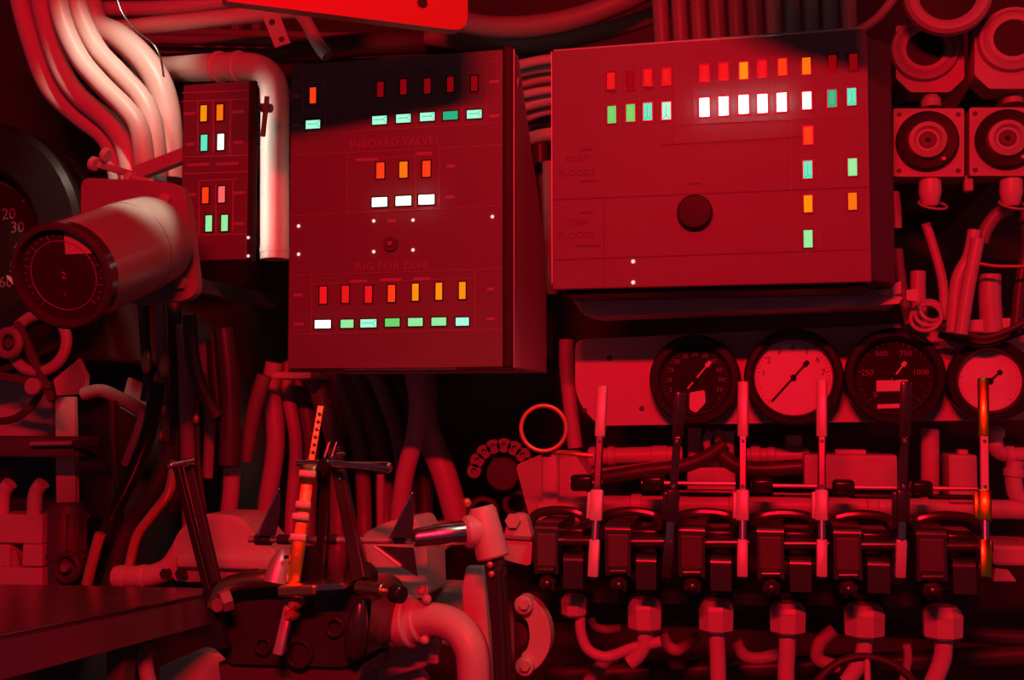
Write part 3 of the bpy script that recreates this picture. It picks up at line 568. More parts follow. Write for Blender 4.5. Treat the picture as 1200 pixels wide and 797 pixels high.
# pale pipework behind the levers
pipe('header_pipe', 'long pale header pipe level with the lever clevises', 'pipe', 'white_enamel', 11, [(694, 591), (800, 592), (1000, 594), (1230, 598)], 2.02, n=16, collars=((.2, 14, 1.2), (.45, 14, 1.2), (.7, 14, 1.2)))
pipe('header_pipe', 'pale fitted pipe left of the second lever under the gauge board', 'pipe', 'white_enamel', 10, [(690, 536), (740, 534), (800, 533)], 2.08, n=16, collars=((.1, 12, 1.25), (.32, 10, 1.18), (.75, 22, 1.12)))
pipe('header_pipe', 'pale fitted pipe between third and fourth levers', 'pipe', 'white_enamel', 9, [(870, 534), (900, 534), (948, 533)], 2.08, n=16, collars=((.3, 12, 1.25), (.55, 10, 1.15)))
pipe('header_pipe', 'sloping pale pipe below the fitted pipes', 'pipe', 'cream_enamel', 6, [(690, 556), (760, 548), (800, 544)], 2.06)
pipe('dark_hose', 'dark hose sagging behind the second lever', 'hose', 'cable_dark', 8, [(695, 562), (755, 552), (800, 546), (830, 534), (850, 520)], 2.0)
pipe('dark_hose', 'dark hose running behind third and fourth levers', 'hose', 'cable_dark', 9, [(845, 532), (862, 545), (890, 550), (940, 547)], 2.0)
for x0, y0, x1, y1, lab in ((942, 533, 1052, 574, 'pale square box behind fourth and fifth levers'), (1112, 533, 1146, 590, 'pale block just left of the last lever'), (805, 548, 862, 580, 'pale body behind the third lever')):
    t = thing('junction_box', P((x0+x1)/2, y1, 2.0), lab, 'box')
    bm = NB(); pbox(bm, x0, y0, x1, y1, 2.0, 2.08, .004); mk('box_body', bm, 'white_enamel', t)
    bm = NB(); pbox(bm, (x0*2+x1)/3, y0-6, (x0+x1*2)/3, y0+3, 2.03, 2.06, .002); mk('box_gland', bm, 'white_enamel', t)
for x, y0, y1, r, lab in ((1090, 502, 610, 10.5, 'upright pale post between fifth and last levers'), (814, 502, 545, 8, 'upright pale stub under the leftmost gauge'), (852, 505, 548, 8.5, 'upright pale stub left of the third lever'), (930, 510, 545, 10, 'upright pale fitting under the white gauge')):
    pipe('upright_pipe', lab, 'pipe', 'white_enamel', r, [(x, y0), (x, y1)], 2.1 if x != 1090 else 2.05, n=14, collars=((.12 if x != 930 else .35, 7, 1.18),))
pipe('slim_hose', 'left slim hose of the pair looping between second and third levers', 'hose', 'cable_light', 4.5, [(832, 505), (828, 520), (836, 540), (846, 552)], 2.04)
pipe('slim_hose', 'right slim hose of the pair looping between second and third levers', 'hose', 'cable_light', 4, [(840, 503), (842, 522), (846, 540), (858, 556)], 2.05)
pipe('elbow_fitting', 'pale elbow fitting right of the last lever', 'pipe', 'white_enamel', 9, [(1166, 500), (1166, 520), (1174, 532), (1200, 533), (1240, 533)], 2.05, n=14, collars=((.1, 10, 1.25), (.62, 10, 1.2)))
pipe('elbow_fitting', 'lower pale elbow at the right edge below the gauge row', 'pipe', 'white_enamel', 10, [(1190, 540), (1188, 565), (1196, 585), (1230, 590)], 2.02, n=14, collars=((.2, 10, 1.2),))
bm = NB(); pbox(bm, 1163, 640, 1225, 664, 1.95, 2.1, .006); o = mk('pale_block', bm, 'white_enamel', None, 'pale block at the right edge beside the last lever', 'block')
bm = NB(); prism(bm, poly([(1166, 666), (1182, 668), (1192, 682), (1164, 682)], 1.96), (0, .05, 0), .002); mk('block_rib', bm, 'white_enamel', o)
bm = NB(); prism(bm, poly(roundpoly([(604, 545), (640, 530), (672, 530), (690, 556), (690, 612), (622, 612)], 6), 2.0), (0, .10, 0), .006, 3); o = mk('bright_casting', bm, 'white_enamel', None, 'bright pale casting below the brass ring handle', 'casting', smooth=True)
bm = NB(); pbox(bm, 634, 528, 654, 612, 1.985, 2.01, .006, 3); mk('casting_rib', bm, 'white_enamel', o, smooth=True)
bm = NB(); pbox(bm, 628, 590, 690, 613, 1.975, 2.01, .006, 3); mk('casting_foot', bm, 'white_enamel', o, smooth=True)
# ring handle
tr = thing('ring_handle', P(637, 532, 1.80), 'round brass ring handle hanging left of the first lever', 'handle')
c = P(637, 502, 1.80); m = M(c); bm = NB(); torus(bm, c, Vector((.15, -1, .05)), 26.5*m, 2.7*m, 48, 12); mk('ring', bm, 'copper', tr, smooth=True)
bm = NB(); sweep(bm, [P(640, 530, 1.81), P(658, 530, 1.81), P(672, 532, 1.80), P(695, 534, 1.80)], 2.8*m, 10); mk('ring_stem', bm, 'copper', tr, smooth=True)
bm = NB(); c2 = P(640, 531, 1.81); cyl(bm, c2-Vector((.008, 0, 0)), c2+Vector((.008, 0, 0)), 4.5*m, 12, ch=.001); mk('ring_eye', bm, 'gun_metal', tr, smooth=True)
# pale uprights left of the gauge board
pipe('riser_hose', 'pale riser hose just left of the gauge board', 'hose', 'cable_light', 9, [(664, 398), (664, 430), (668, 470), (674, 525)], 2.12, n=14)

# ================================================================== UPPER RIGHT: call stations and wheel
def station(cx, cy, x0, y0, x1, y1, Yf, kind, label):
    t = thing('call_station', P((x0+x1)/2, y1, Yf+.03), label, 'speaker', 'square call stations at the upper right')
    cut = 16; bm = NB()
    prism(bm, poly(roundpoly([(x0, y0), (x1, y0), (x1, y1-(cut if kind == 'cone' else 0)), (x1-(cut if kind == 'cone' else 0)-1, y1), (x0+(cut if kind == 'cone' else 0)+1, y1), (x0, y1-(cut if kind == 'cone' else 0))], 3), Yf), (0, .06, 0), .003); mk('station_body', bm, 'cream_enamel', t)
    c = P(cx, cy, Yf); m = M(c)
    if kind == 'cone':
        bm = NB(); lathe(bm, c, c+NEG, [(0, 39*m), (.010, 37*m), (.012, 33*m), (.008, 31*m), (.012, 27*m), (.012, 22*m), (-.004, 19*m)], 40); mk('horn_ring', bm, 'cream_enamel', t, smooth=True)
        bm = NB(); lathe(bm, c+NEG*.005, c+NEG, [(0, 21*m), (.001, 20*m)], 28); mk('horn_mouth', bm, 'black_matte', t)
    else:
        bm = NB(); lathe(bm, c, c+NEG, [(0, 35*m), (.008, 35*m), (.010, 33*m), (.006, 24*m)], 40); mk('rubber_ring', bm, 'black_matte', t, smooth=True)
        bm = NB(); lathe(bm, c+NEG*.004, c+NEG, [(0, 22.5*m), (.012, 21*m), (.014, 16*m), (.009, 13*m), (.009, 11*m)], 32); mk('button_cap', bm, 'cream_enamel', t, smooth=True)
        bm = NB(); lathe(bm, c+NEG*.012, c+NEG, [(0, 10.5*m), (.003, 9*m)], 20); cp = mk('button_core', bm, 'dark_grey', t, smooth=True)
        bm = NB(); lathe(bm, c+NEG*.015, c+NEG, [(0, 3*m), (.004, 2*m)], 10); mk('core_pin', bm, 'black_matte', cp, smooth=True)
        bm = NB(); c3 = P(cx+20, cy+20, Yf-.012); lathe(bm, c3, c3+NEG, [(0, 2.8*m), (.003, 2*m)], 10); mk('pilot_stud', bm, 'white_enamel', t, smooth=True)
    for sx, sy in ((x0+7, y0+7), (x1-7, y0+7), (x0+7, y1-7), (x1-7, y1-7)):
        if kind == 'cone' and sy > cy: continue
        bm = NB(); c2 = P(sx, sy, Yf); lathe(bm, c2, c2+NEG, [(0, .004), (.002, .003)], 8); mk('corner_screw', bm, 'dark_grey', t)
    bm = NB(); a = P((x0+x1)/2, (y0+y1)/2, Yf); box(bm, (a.x-.02, Yf+.058, a.z-.02), (a.x+.02, 2.62, a.z+.02)); mk('mounting_arm', bm, 'dark_grey', t)
    return t
station(1084, 58, 1050, 30, 1130, 108, 1.88, 'cone', 'left upper call station with dark horn mouth under the round ring')
station(1186, 47, 1142, 17, 1232, 104, 1.84, 'cone', 'right upper call station with dark horn mouth at the right edge')
station(1086, 166, 1047, 127, 1130, 207, 1.86, 'btn', 'left lower call station with black ring and round centre button')
station(1179, 164, 1136, 126, 1224, 206, 1.86, 'btn', 'right lower call station with black ring cut by the right edge')
for x, y, lab in ((1091, 119, 'small cap between the left upper and left lower call stations'), (1187, 115, 'small cap between the right upper and right lower call stations')):
    bm = NB(); c = P(x, y+7, 1.88); tp = P(x, y-7, 1.88); lathe(bm, c, tp, [(0, .016), (.012, .016), (.017, .012), ((tp-c).length, .010)], 16); mk('gland_cap', bm, 'cream_enamel', None, lab, 'cap', 'caps on the call stations', smooth=True)
for x, lab in ((1090, 'tapered cable gland below the left lower call station'), (1185, 'tapered cable gland below the right lower call station')):
    t = thing('cable_gland', P(x, 244, 1.88), lab, 'gland', 'tapered glands below the call stations')
    bm = NB(); a, b = P(x, 242, 1.88), P(x, 208, 1.88); L = (b-a).length; lathe(bm, a, b, [(0, .011), (.004, .014), (L*.5, .018), (L*.92, .017), (L, .012)], 20); mk('gland_cup', bm, 'white_enamel', t, smooth=True)
    bm = NB(); torus(bm, P(x+3, 240, 1.88), Vector((.2, -.5, 1)), .022, .0022, 28, 8); mk('wire_clip', bm, 'cream_enamel', t, smooth=True)
bm = NB(); pbox(bm, 1130, 205, 1141, 224, 1.87, 1.89, .003); mk('link_block', bm, 'cream_enamel', None, 'small pale link between the two lower call stations', 'block')
tw = thing('porthole_ring', P(1108, 55, 1.80), 'round pale ring with dark centre at the top right edge', 'ring')
c = P(1110, -6, 1.80); m = M(c); bm = NB(); lathe(bm, c, c+NEG, [(0, 50*m), (.012, 49*m), (.018, 45*m), (.016, 41*m), (.018, 37*m), (.012, 33*m), (-.01, 32*m)], 48); mk('ring_body', bm, 'cream_enamel', tw, smooth=True)
bm = NB(); lathe(bm, c+NEG*.002, c+NEG, [(0, 33*m), (.001, 32*m)], 32); mk('ring_glass', bm, 'black_gloss', tw)
bm = NB(); box(bm, (c.x-.03, c.y+.0, c.z+.004), (c.x+.03, 2.62, c.z+.05)); mk('mounting_arm', bm, 'dark_grey', tw)
# cables dropping below the call stations
RC = [('cable_light', 6, [(1048, 225), (1050, 245), (1051, 268)], 1.92, 'short pale conduit directly right of the console'),
      ('cable_light', 5.5, [(1085, 262), (1094, 290), (1103, 322), (1106, 345), (1106, 375)], 1.93, 'bright slanted cable below the left gland'),
      ('cable_grey', 6, [(1052, 292), (1055, 320), (1060, 355), (1066, 380)], 1.95, 'dull short cable right of the console corner'),
      ('cable_light', 9, [(1076, 318), (1076, 345), (1080, 385)], 1.97, 'stubby cable rising behind the coil of wire'),
      ('cable_light', 8, [(1142, 270), (1136, 300), (1122, 330), (1116, 390)], 1.90, 'left cable of the leaning pair at the right'),
      ('cable_light', 8, [(1146, 280), (1140, 310), (1134, 340), (1126, 392)], 1.88, 'right cable of the leaning pair at the right'),
      ('cable_grey', 8, [(1185, 245), (1168, 252), (1155, 270), (1150, 285)], 1.92, 'dull hose arching from the right gland'),
      ('cable_light', 13, [(1160, 322), (1160, 350), (1163, 390)], 1.93, 'thick pale post at the right edge above the gauges'),
      ('cable_dark', 7, [(1196, 240), (1204, 280), (1196, 330), (1190, 390)], 1.92, 'dark hose at the extreme right edge'),
      ('copper', 2, [(1148, 309), (1170, 312), (1205, 312)], 1.86, 'thin horizontal copper line at the right edge')]
for m_, r, pts, y, lab in RC: pipe('drop_cable', lab, 'cable', m_, r, pts, y)
for k in range(3):
    bm = NB(); torus(bm, P(1085+k*3, 372-k*4, 1.90+.006*k), Vector((.3*(k-1), -1, .4)), (17-2*k)*M(P(1085, 372, 1.9)), .0035, 36, 8)
    mk('wire_coil', bm, 'cable_light', None, ('front', 'middle', 'rear')[k]+' loop of the small wire coil above the third gauge', 'wire', 'loops of the wire coil', smooth=True)
for pts, Y_, lab in (([(1026, 341), (1056, 329), (1056, 344), (1040, 348)], 1.84, 'upper bright tab at the console lower right corner'), ([(1030, 358), (1046, 346), (1058, 348), (1054, 356)], 1.835, 'lower bright tab at the console lower right corner'), ([(1062, 340), (1076, 338), (1077, 354), (1062, 352)], 1.87, 'small square tab right of the console corner')):
    bm = NB(); prism(bm, poly(pts, Y_), (0, .01, 0), .001); mk('bracket_tab', bm, 'white_enamel', None, lab, 'bracket')
bm = NB(); prism(bm, poly([(1112, 376), (1190, 372), (1200, 382), (1150, 390), (1112, 388)], 1.92), (0, .05, 0), .003); mk('shelf_bracket', bm, 'white_enamel', None, 'bright flat bracket above the rightmost gauge', 'bracket')
pipe('dark_hose', 'dark hose draped over the rightmost gauge', 'hose', 'cable_dark', 4, [(1100, 392), (1130, 400), (1160, 402), (1210, 384)], 1.94)
pipe('dark_hose', 'thin dark hose hanging across the bright bracket', 'hose', 'cable_dark', 3.5, [(1100, 380), (1135, 392), (1150, 396), (1170, 392), (1205, 376)], 1.90)

# ================================================================== TOP CENTRE: ceiling runs
pipe('ceiling_conduit', 'big red-lit conduit curving up right of the red plate', 'pipe', 'mid_grey', 13, [(520, 20), (570, 31), (630, 30), (690, 17), (750, -8), (790, -30)], 2.1, n=16)
pipe('ceiling_conduit', 'lower dark conduit over the gap between the two big panels', 'pipe', 'cable_grey', 10, [(500, 44), (580, 52), (660, 48), (760, 20), (810, -10)], 2.2, n=16)
pipe('ceiling_conduit', 'dark conduit rising behind the tall indicator cabinet top', 'pipe', 'cable_dark', 14, [(330, 62), (430, 52), (520, 50), (640, 62)], 2.25, n=16)
for k in range(11):
    x = 772+k*22; bm = NB(); sweep(bm, [P(x, -30, 2.06), P(x+2, 10, 2.05), P(x+5, 60, 2.06)], 9.5*M(P(x, 0, 2.06)), 12, 4)
    mk('flat_cable', bm, 'cable_grey' if k < 6 else 'cable_light', None, ('first', 'second', 'third', 'fourth', 'fifth', 'sixth', 'seventh', 'eighth', 'ninth', 'tenth', 'eleventh')[k]+' from the left of the side-by-side cables above the console', 'cable', 'cables above the console', smooth=True)
pipe('ceiling_conduit', 'slanted light conduit above the console right corner', 'pipe', 'cable_light', 6, [(1000, 40), (1030, 20), (1060, -20)], 1.98)
# hoses between the two panels
GH = [(74, 70, 6), (84, 80, 5), (97, 92, 6), (110, 106, 5), (125, 118, 7), (139, 130, 6), (165, 158, 8)]
for k, (y0, y1, r) in enumerate(GH):
    pipe('cross_hose', ('topmost', 'second', 'third', 'fourth', 'fifth', 'sixth', 'lowest')[k]+' of the red-lit cross hoses in the gap between panels', 'hose', 'cable_light', r, [(560, y0+12), (605, y0+3), (640, y1), (690, y1-3)], 2.12+.03*(k % 3), group='hoses in the gap between panels')
pipe('gap_pipe', 'upright pale pipe seen low in the gap between panels', 'pipe', 'cream_enamel', 9, [(644, 190), (646, 300), (644, 345)], 2.2, n=14)
pipe('gap_pipe', 'dark upright pipe seen high in the gap between panels', 'pipe', 'cable_dark', 10, [(632, 150), (638, 300), (640, 420)], 2.3, n=14)

# ================================================================== LEFT: table, fittings, cables
tt = thing('steel_table', PZ(100, 745, .90), 'shiny steel shelf with thick front edge at the lower left', 'table')
zt = 1.20; A = [PZ(-140, 682, zt), PZ(240, 689, zt), PZ(247, 695, zt), PZ(-140, 774, zt)]
bm = NB(); prism(bm, A, (0, 0, -.008), .0015); mk('table_top', bm, 'table_steel', tt)
fr = (A[3]-A[2]).normalized(); nn = Vector((-fr.y, fr.x, 0)); nn = nn if nn.y < 0 else -nn
bm = NB(); prism(bm, [A[2]+Vector((0, 0, -.0005)), A[3]+Vector((0, 0, -.0005)), A[3]+Vector((0, 0, -.062)), A[2]+Vector((0, 0, -.05))], -nn*.006, .001); mk('front_apron', bm, 'table_steel', tt)
bm = NB(); q = [A[2]+Vector((0, 0, .0006)), A[3]+Vector((0, 0, .0006))]; cyl(bm, q[0], q[1], .0018, 8); mk('edge_bead', bm, 'chrome', tt, smooth=True)
for k in (.25, .95):
    p = A[2].lerp(A[3], k)-nn*.05; bm = NB(); box(bm, (p.x-.015, p.y-.015, 0), (p.x+.015, p.y+.015, zt-.01)); mk('leg', bm, 'dark_grey', tt)
for k in (.15, .9):
    p = A[1].lerp(A[0], k)+Vector((0, -.02, 0)); bm = NB(); box(bm, (p.x-.015, p.y-.015, 0), (p.x+.015, p.y+.015, zt-.01)); mk('leg', bm, 'dark_grey', tt)

LC = [  # material, r, pts, Y, label, kind
    ('cable_dark', 6, [(168, 350), (170, 400), (174, 440), (170, 470)], 2.02, 'first thin hose below the gauge housing with highlight blob', 'hose'),
    ('cable_grey', 6, [(187, 345), (190, 420), (193, 500), (186, 560), (165, 610), (130, 690)], 2.0, 'second hose below the gauge housing swinging left', 'hose'),
    ('cable_dark', 8, [(204, 350), (206, 430), (207, 520), (204, 600)], 2.06, 'dull dark hose left of the bright red-lit pipe', 'hose'),
    ('cable_light', 8.5, [(214, 380), (217, 430), (219, 500), (221, 560), (222, 640)], 2.04, 'straight red-lit pipe right of the hoses below the gauge housing', 'pipe'),
    ('cable_dark', 3, [(230, 440), (231, 490), (233, 545), (240, 600)], 1.98, 'thin dark wire beside the straight red-lit pipe', 'wire'),
    ('cable_light', 9, [(236, 380), (238, 410), (238, 438)], 2.06, 'short pale pipe stub above the crossing dark hoses', 'pipe'),
    ('cable_light', 6.5, [(245, 455), (246, 500), (243, 560)], 2.10, 'lower pale pipe stub under the crossing dark hoses', 'pipe'),
    ('cable_dark', 8, [(222, 370), (226, 420), (238, 460), (256, 490)], 1.98, 'dark hose crossing in front of the pale pipe stubs', 'hose'),
    ('black_gloss', 9, [(184, 448), (176, 500), (158, 550), (130, 610), (104, 690), (98, 720)], 1.90, 'glossy black cable sweeping down left to the shelf', 'cable'),
    ('cable_dark', 9, [(200, 520), (182, 570), (150, 620), (120, 700)], 1.95, 'dull dark cable behind the glossy black cable', 'cable'),
    ('copper', 6, [(205, 540), (198, 576), (178, 604), (160, 630), (150, 672)], 1.86, 'bright copper tube bending down to the pale elbow', 'tube'),
    ('copper', 6.5, [(118, 625), (112, 645), (102, 685)], 1.84, 'short glowing tube stub behind the shelf', 'tube'),
    ('cable_dark', 12, [(262, 386), (268, 440), (270, 500), (268, 545)], 2.0, 'thick dark upright post left of the tall cabinet', 'post'),
    ('cable_dark', 8, [(250, 400), (252, 440), (256, 480)], 2.05, 'dark tube left of the thick dark post', 'tube'),
    ('cable_light', 10, [(272, 548), (270, 585), (262, 640)], 2.05, 'pale pipe below the thick dark post', 'pipe'),
    ('cable_grey', 9, [(310, 440), (298, 480), (286, 540)], 2.1, 'slanted dark hose right of the thick dark post', 'hose'),
    ('cable_light', 7, [(172, 480), (160, 515), (148, 545)], 2.06, 'short red-lit tube behind the glossy black cable', 'tube'),
    ('cable_dark', 5, [(132, 470), (134, 530), (140, 600), (135, 640)], 2.02, 'thin dark wire left of the glossy black cable', 'wire')]
for m_, r, pts, y, lab, cat in LC: pipe('bent_'+cat if cat != 'post' else 'dark_post', lab, cat, m_, r, pts, y, n=12)
for x, y, lab in ((172, 424, 'left'), (193, 428, 'right')):
    bm = NB(); c = P(x, y, 1.985); ball(bm, c, 6.5*M(c), (1, 1, 2.2)); mk('hose_highlight', bm, 'copper', None, lab+' of two copper blobs imitating hose highlights below the gauge housing', 'joint', 'hose highlight blobs', smooth=True)  # copper blobs set on the hoses in place of highlights
for x, y, lab in ((191, 480, 'upper small copper bead on the second hose'), (188, 510, 'lower small copper bead on the second hose'), (230, 491, 'tiny copper bead on the thin dark wire')):
    bm = NB(); c = P(x, y, 1.965); ball(bm, c, 4*M(c), (1, 1, 1.5), 12); mk('wire_bead', bm, 'copper', None, lab, 'bead', smooth=True)
# pale bracket plates left
PL = [([(0, 445), (34, 430), (52, 455), (62, 482), (60, 512), (-20, 512), (-20, 450)], 2.18, 'bright pale plate behind the wheel at the left edge', 'white_enamel'),
      ([(62, 445), (92, 420), (102, 440), (100, 462), (66, 464)], 2.16, 'small pale plate right of the left wheel', 'white_enamel'),
      ([(150, 442), (180, 456), (176, 478), (168, 494), (140, 478)], 2.16, 'pale tilted plate behind the black cable', 'white_enamel'),
      ([(64, 465), (87, 465), (88, 598), (102, 606), (92, 616), (82, 604), (66, 600)], 2.10, 'tall pale strap plate standing left of the dark canister', 'white_enamel')]
for pts, y, lab, m_ in PL:
    bm = NB(); prism(bm, poly(pts, y), (0, .012, 0), .0015); mk('mount_plate', bm, m_, None, lab, 'plate')
pipe('curved_pipe', 'pale curved pipe arching right under the gauge housing', 'pipe', 'cream_enamel', 8, [(98, 462), (118, 458), (138, 466), (160, 478), (180, 494)], 2.10, n=14)
# handwheel at left edge
tw2 = thing('spoked_wheel', P(30, 480, 2.05), 'pale ring wheel with crossed spokes below the large dial', 'wheel')
c = P(46, 402, 1.955); m = M(c); bm = NB(); torus(bm, c, Vector((.1, -1, .1)), 34*m, 6.5*m, 44, 10); mk('wheel_rim', bm, 'cream_enamel', tw2, smooth=True)
bm = NB(); bar(bm, P(20, 378, 1.945), P(62, 470, 1.945), 9*m, .012, .002); mk('spoke', bm, 'dark_grey', tw2)
bm = NB(); bar(bm, P(0, 440, 1.938), P(60, 452, 1.938), 9*m, .012, .002); mk('spoke', bm, 'dark_grey', tw2)
bm = NB(); c2 = P(41, 453, 1.934); cyl(bm, c2, c2+NEG*.012, 10*m, 20, ch=.002); mk('hub_screw', bm, 'cream_enamel', tw2, smooth=True)
tw3 = thing('small_wheel', P(10, 430, 2.02), 'small dull ring at the left edge beside the pale ring wheel', 'wheel')
c = P(10, 402, 1.915); bm = NB(); torus(bm, c, NEG, 14*m, 5*m, 32, 10); mk('wheel_rim', bm, 'mid_grey', tw3, smooth=True)
bm = NB(); cyl(bm, c+Vector((0, .015, 0)), c, 6*m, 12); mk('hub', bm, 'dark_grey', tw3, smooth=True)
c = P(10, 448, 2.0); bm = NB(); torus(bm, c, Vector((0, -1, .25)), 48*m, 4.5*m, 48, 10, math.pi*1.0, math.pi*2.0); mk('curved_guard', bm, 'cable_dark', None, 'dark curved guard sweeping under the left wheel', 'guard', smooth=True)
# dark box with shiny rod, left edge
tb = thing('rod_actuator', P(40, 540, 1.98), 'dark horizontal actuator with glowing rod at the left edge', 'actuator')
bm = NB(); pbox(bm, -30, 512, 92, 536, 2.0, 2.08, .006, 3); mk('actuator_body', bm, 'dark_grey', tb, smooth=True)
bm = NB(); cyl(bm, P(36, 520, 1.985), P(100, 519, 1.985), 3*M(P(60, 520, 1.985)), 12, ch=.001); mk('rod', bm, 'satin_steel', tb, smooth=True)
bm = NB(); cyl(bm, P(86, 520, 1.985), P(118, 520, 1.985), 5*M(P(60, 520, 1.985)), 12, ch=.002); mk('rod_nut', bm, 'dark_gloss', tb, smooth=True)
# U fitting lower left
tf = thing('twin_fitting', P(25, 690, 1.98), 'pale fitting with two upright pipes at lower left above the shelf', 'fitting')
for x in (4, 42):
    bm = NB(); sweep(bm, [P(x+8, 566, 2.0), P(x, 578, 2.0), P(x-2, 600, 2.0), P(x-2, 625, 2.0)], 8.5*M(P(x, 600, 2.0)), 14); mk('upright_pipe', bm, 'white_enamel', tf, smooth=True)
bm = NB(); pbox(bm, -14, 603, 49, 637, 1.985, 2.06, .003); mk('upper_block', bm, 'white_enamel', tf)
bm = NB(); pbox(bm, -14, 638, 10, 664, 1.985, 2.06, .003); mk('side_block', bm, 'white_enamel', tf)
bm = NB(); pbox(bm, 26, 638, 49, 664, 1.985, 2.06, .003); mk('side_block', bm, 'white_enamel', tf)
bm = NB(); c = P(18, 660, 1.98); lathe(bm, P(18, 664, 2.0), P(18, 640, 2.0), [(0, .010), (.018, .010), (.022, .006), (.032, .004)], 12); mk('bleed_screw', bm, 'cream_enamel', tf, smooth=True)
bm = NB(); pbox(bm, -14, 665, 49, 692, 1.98, 2.06, .003); mk('lower_block', bm, 'white_enamel', tf)
# dark canister
tcn = thing('filter_canister', P(72, 690, 1.98), 'dark ribbed canister between the pale fitting and the cables', 'canister')
a, b = P(79, 690, 1.985), P(79, 590, 1.985); L = (b-a).length; m = M(a)
bm = NB(); lathe(bm, a, b, [(0, 21*m), (L*.35, 22*m), (L*.36, 24*m), (L*.42, 24*m), (L*.43, 22*m), (L*.92, 22*m), (L, 18*m)], 28); mk('canister_body', bm, 'dark_grey', tcn, smooth=True)
for k in range(7):
    an = math.radians(180+k*30); bm = NB(); cc = a+Vector((math.cos(an)*22*m, math.sin(an)*22*m, 0)); cyl(bm, cc+Vector((0, 0, L*.45)), cc+Vector((0, 0, L*.9)), 2*m, 6); mk('rib', bm, 'dark_grey', tcn)
bm = NB(); c = P(79, 665, 1.945); torus(bm, c, NEG, 15*m, 4*m, 28, 8); mk('clamp_ring', bm, 'cable_dark', tcn, smooth=True)
bm = NB(); cyl(bm, c, c+NEG*.012, 5*m, 6); mk('drain_nut', bm, 'mid_grey', tcn)
pipe('pale_elbow', 'thick pale pipe elbow lying on the back of the shelf', 'pipe', 'white_enamel', 13, [(136, 676), (160, 676), (180, 674), (200, 664), (216, 640)], 1.84, n=18, collars=((.1, 10, 1.08), (.36, 8, 1.08)))
pipe('upright_elbow', 'dim pale pipe rising under the shelf at the bottom', 'pipe', 'cream_enamel', 9, [(180, 820), (172, 790), (170, 770), (176, 760)], 1.6)
pipe('under_tube', 'glowing thin tube under the shelf at the bottom edge', 'tube', 'copper', 4, [(142, 820), (143, 768)], 1.55)

# pale pump body behind the lever frame
tp = thing('pump_housing', P(255, 690, 1.80), 'rounded pale pump housing behind the black lever bars', 'casting')
bm = NB(); prism(bm, poly(roundpoly([(204, 628), (232, 602), (282, 604), (310, 640), (336, 650), (338, 682), (200, 682)], 14), 1.80), (0, .10, 0), .010, 3); mk('housing_shell', bm, 'white_enamel', tp, smooth=True, ang=50)
bm = NB(); pbox(bm, 205, 652, 330, 668, 1.785, 1.81, .006, 3); mk('housing_flange', bm, 'white_enamel', tp, smooth=True)
for x in (196, 214, 300):
    bm = NB(); c = P(x, 672, 1.785); cyl(bm, c, c+NEG*.010, .010, 6); mk('flange_nut', bm, 'dark_gloss', tp)

# background hoses below the middle cabinet
HB = [(318, 300, 'cable_light', 11), (336, 330, 'cable_light', 8), (352, 350, 'cable_grey', 9), (372, 385, 'cable_grey', 11), (398, 415, 'cable_grey', 9), (420, 440, 'cable_grey', 11), (446, 462, 'cable_grey', 9), (470, 486, 'cable_dark', 10)]
ORD = ('first', 'second', 'third', 'fourth', 'fifth', 'sixth', 'seventh', 'eighth')
for k, (x0, x1, m_, r) in enumerate(HB):
    pipe('hanging_hose', ORD[k]+' from the left of the hoses hanging under the tall cabinet', 'hose', m_, r, [(x0-(16 if k > 1 else -4), 425), (x0, 455), ((x0+x1)/2+14, 520), (x1+12, 600), (x1+10, 680), (x1+10, 730, 2.61)], 2.20+.04*(k % 3), group='hoses hanging under the tall cabinet')
pipe('crossing_hose', 'dark hose slanting down left across the hanging hoses', 'hose', 'cable_light', 11, [(492, 430), (488, 500), (474, 560), (466, 620)], 2.09)
pipe('crossing_hose', 'thick hose slanting down right below the tall cabinet', 'hose', 'cable_light', 15, [(486, 420), (500, 500), (522, 560), (540, 625)], 2.15, n=16)
pipe('crossing_hose', 'thick hose with red-lit lower half left of the sprocket band', 'hose', 'cable_light', 15, [(495, 430), (500, 520), (494, 570), (492, 630)], 2.32, n=16)
pipe('thin_upright', 'thin red-lit rod with collar standing behind the right fin', 'rod', 'cream_enamel', 5, [(446, 556), (446, 1440)], 2.0, collars=((.033, 5, 1.4), (.05, 7, 1.5)))
for x0, y0, x1, y1, y, lab in ((505, 612, 526, 628, 2.05, 'small pale cap right of the right fin'), (500, 630, 524, 645, 2.04, 'pale block below the small cap')):
    bm = NB(); pbox(bm, x0, y0, x1, y1, y, y+.05, .006, 3); mk('pale_fitting', bm, 'white_enamel', None, lab, 'cap', smooth=True)
bm = NB(); pbox(bm, 318, 436, 364, 444, 2.1, 2.2, .003); mk('hose_clip', bm, 'white_enamel', None, 'small pale clip above the hanging hoses left of the cabinet bottom', 'clip')
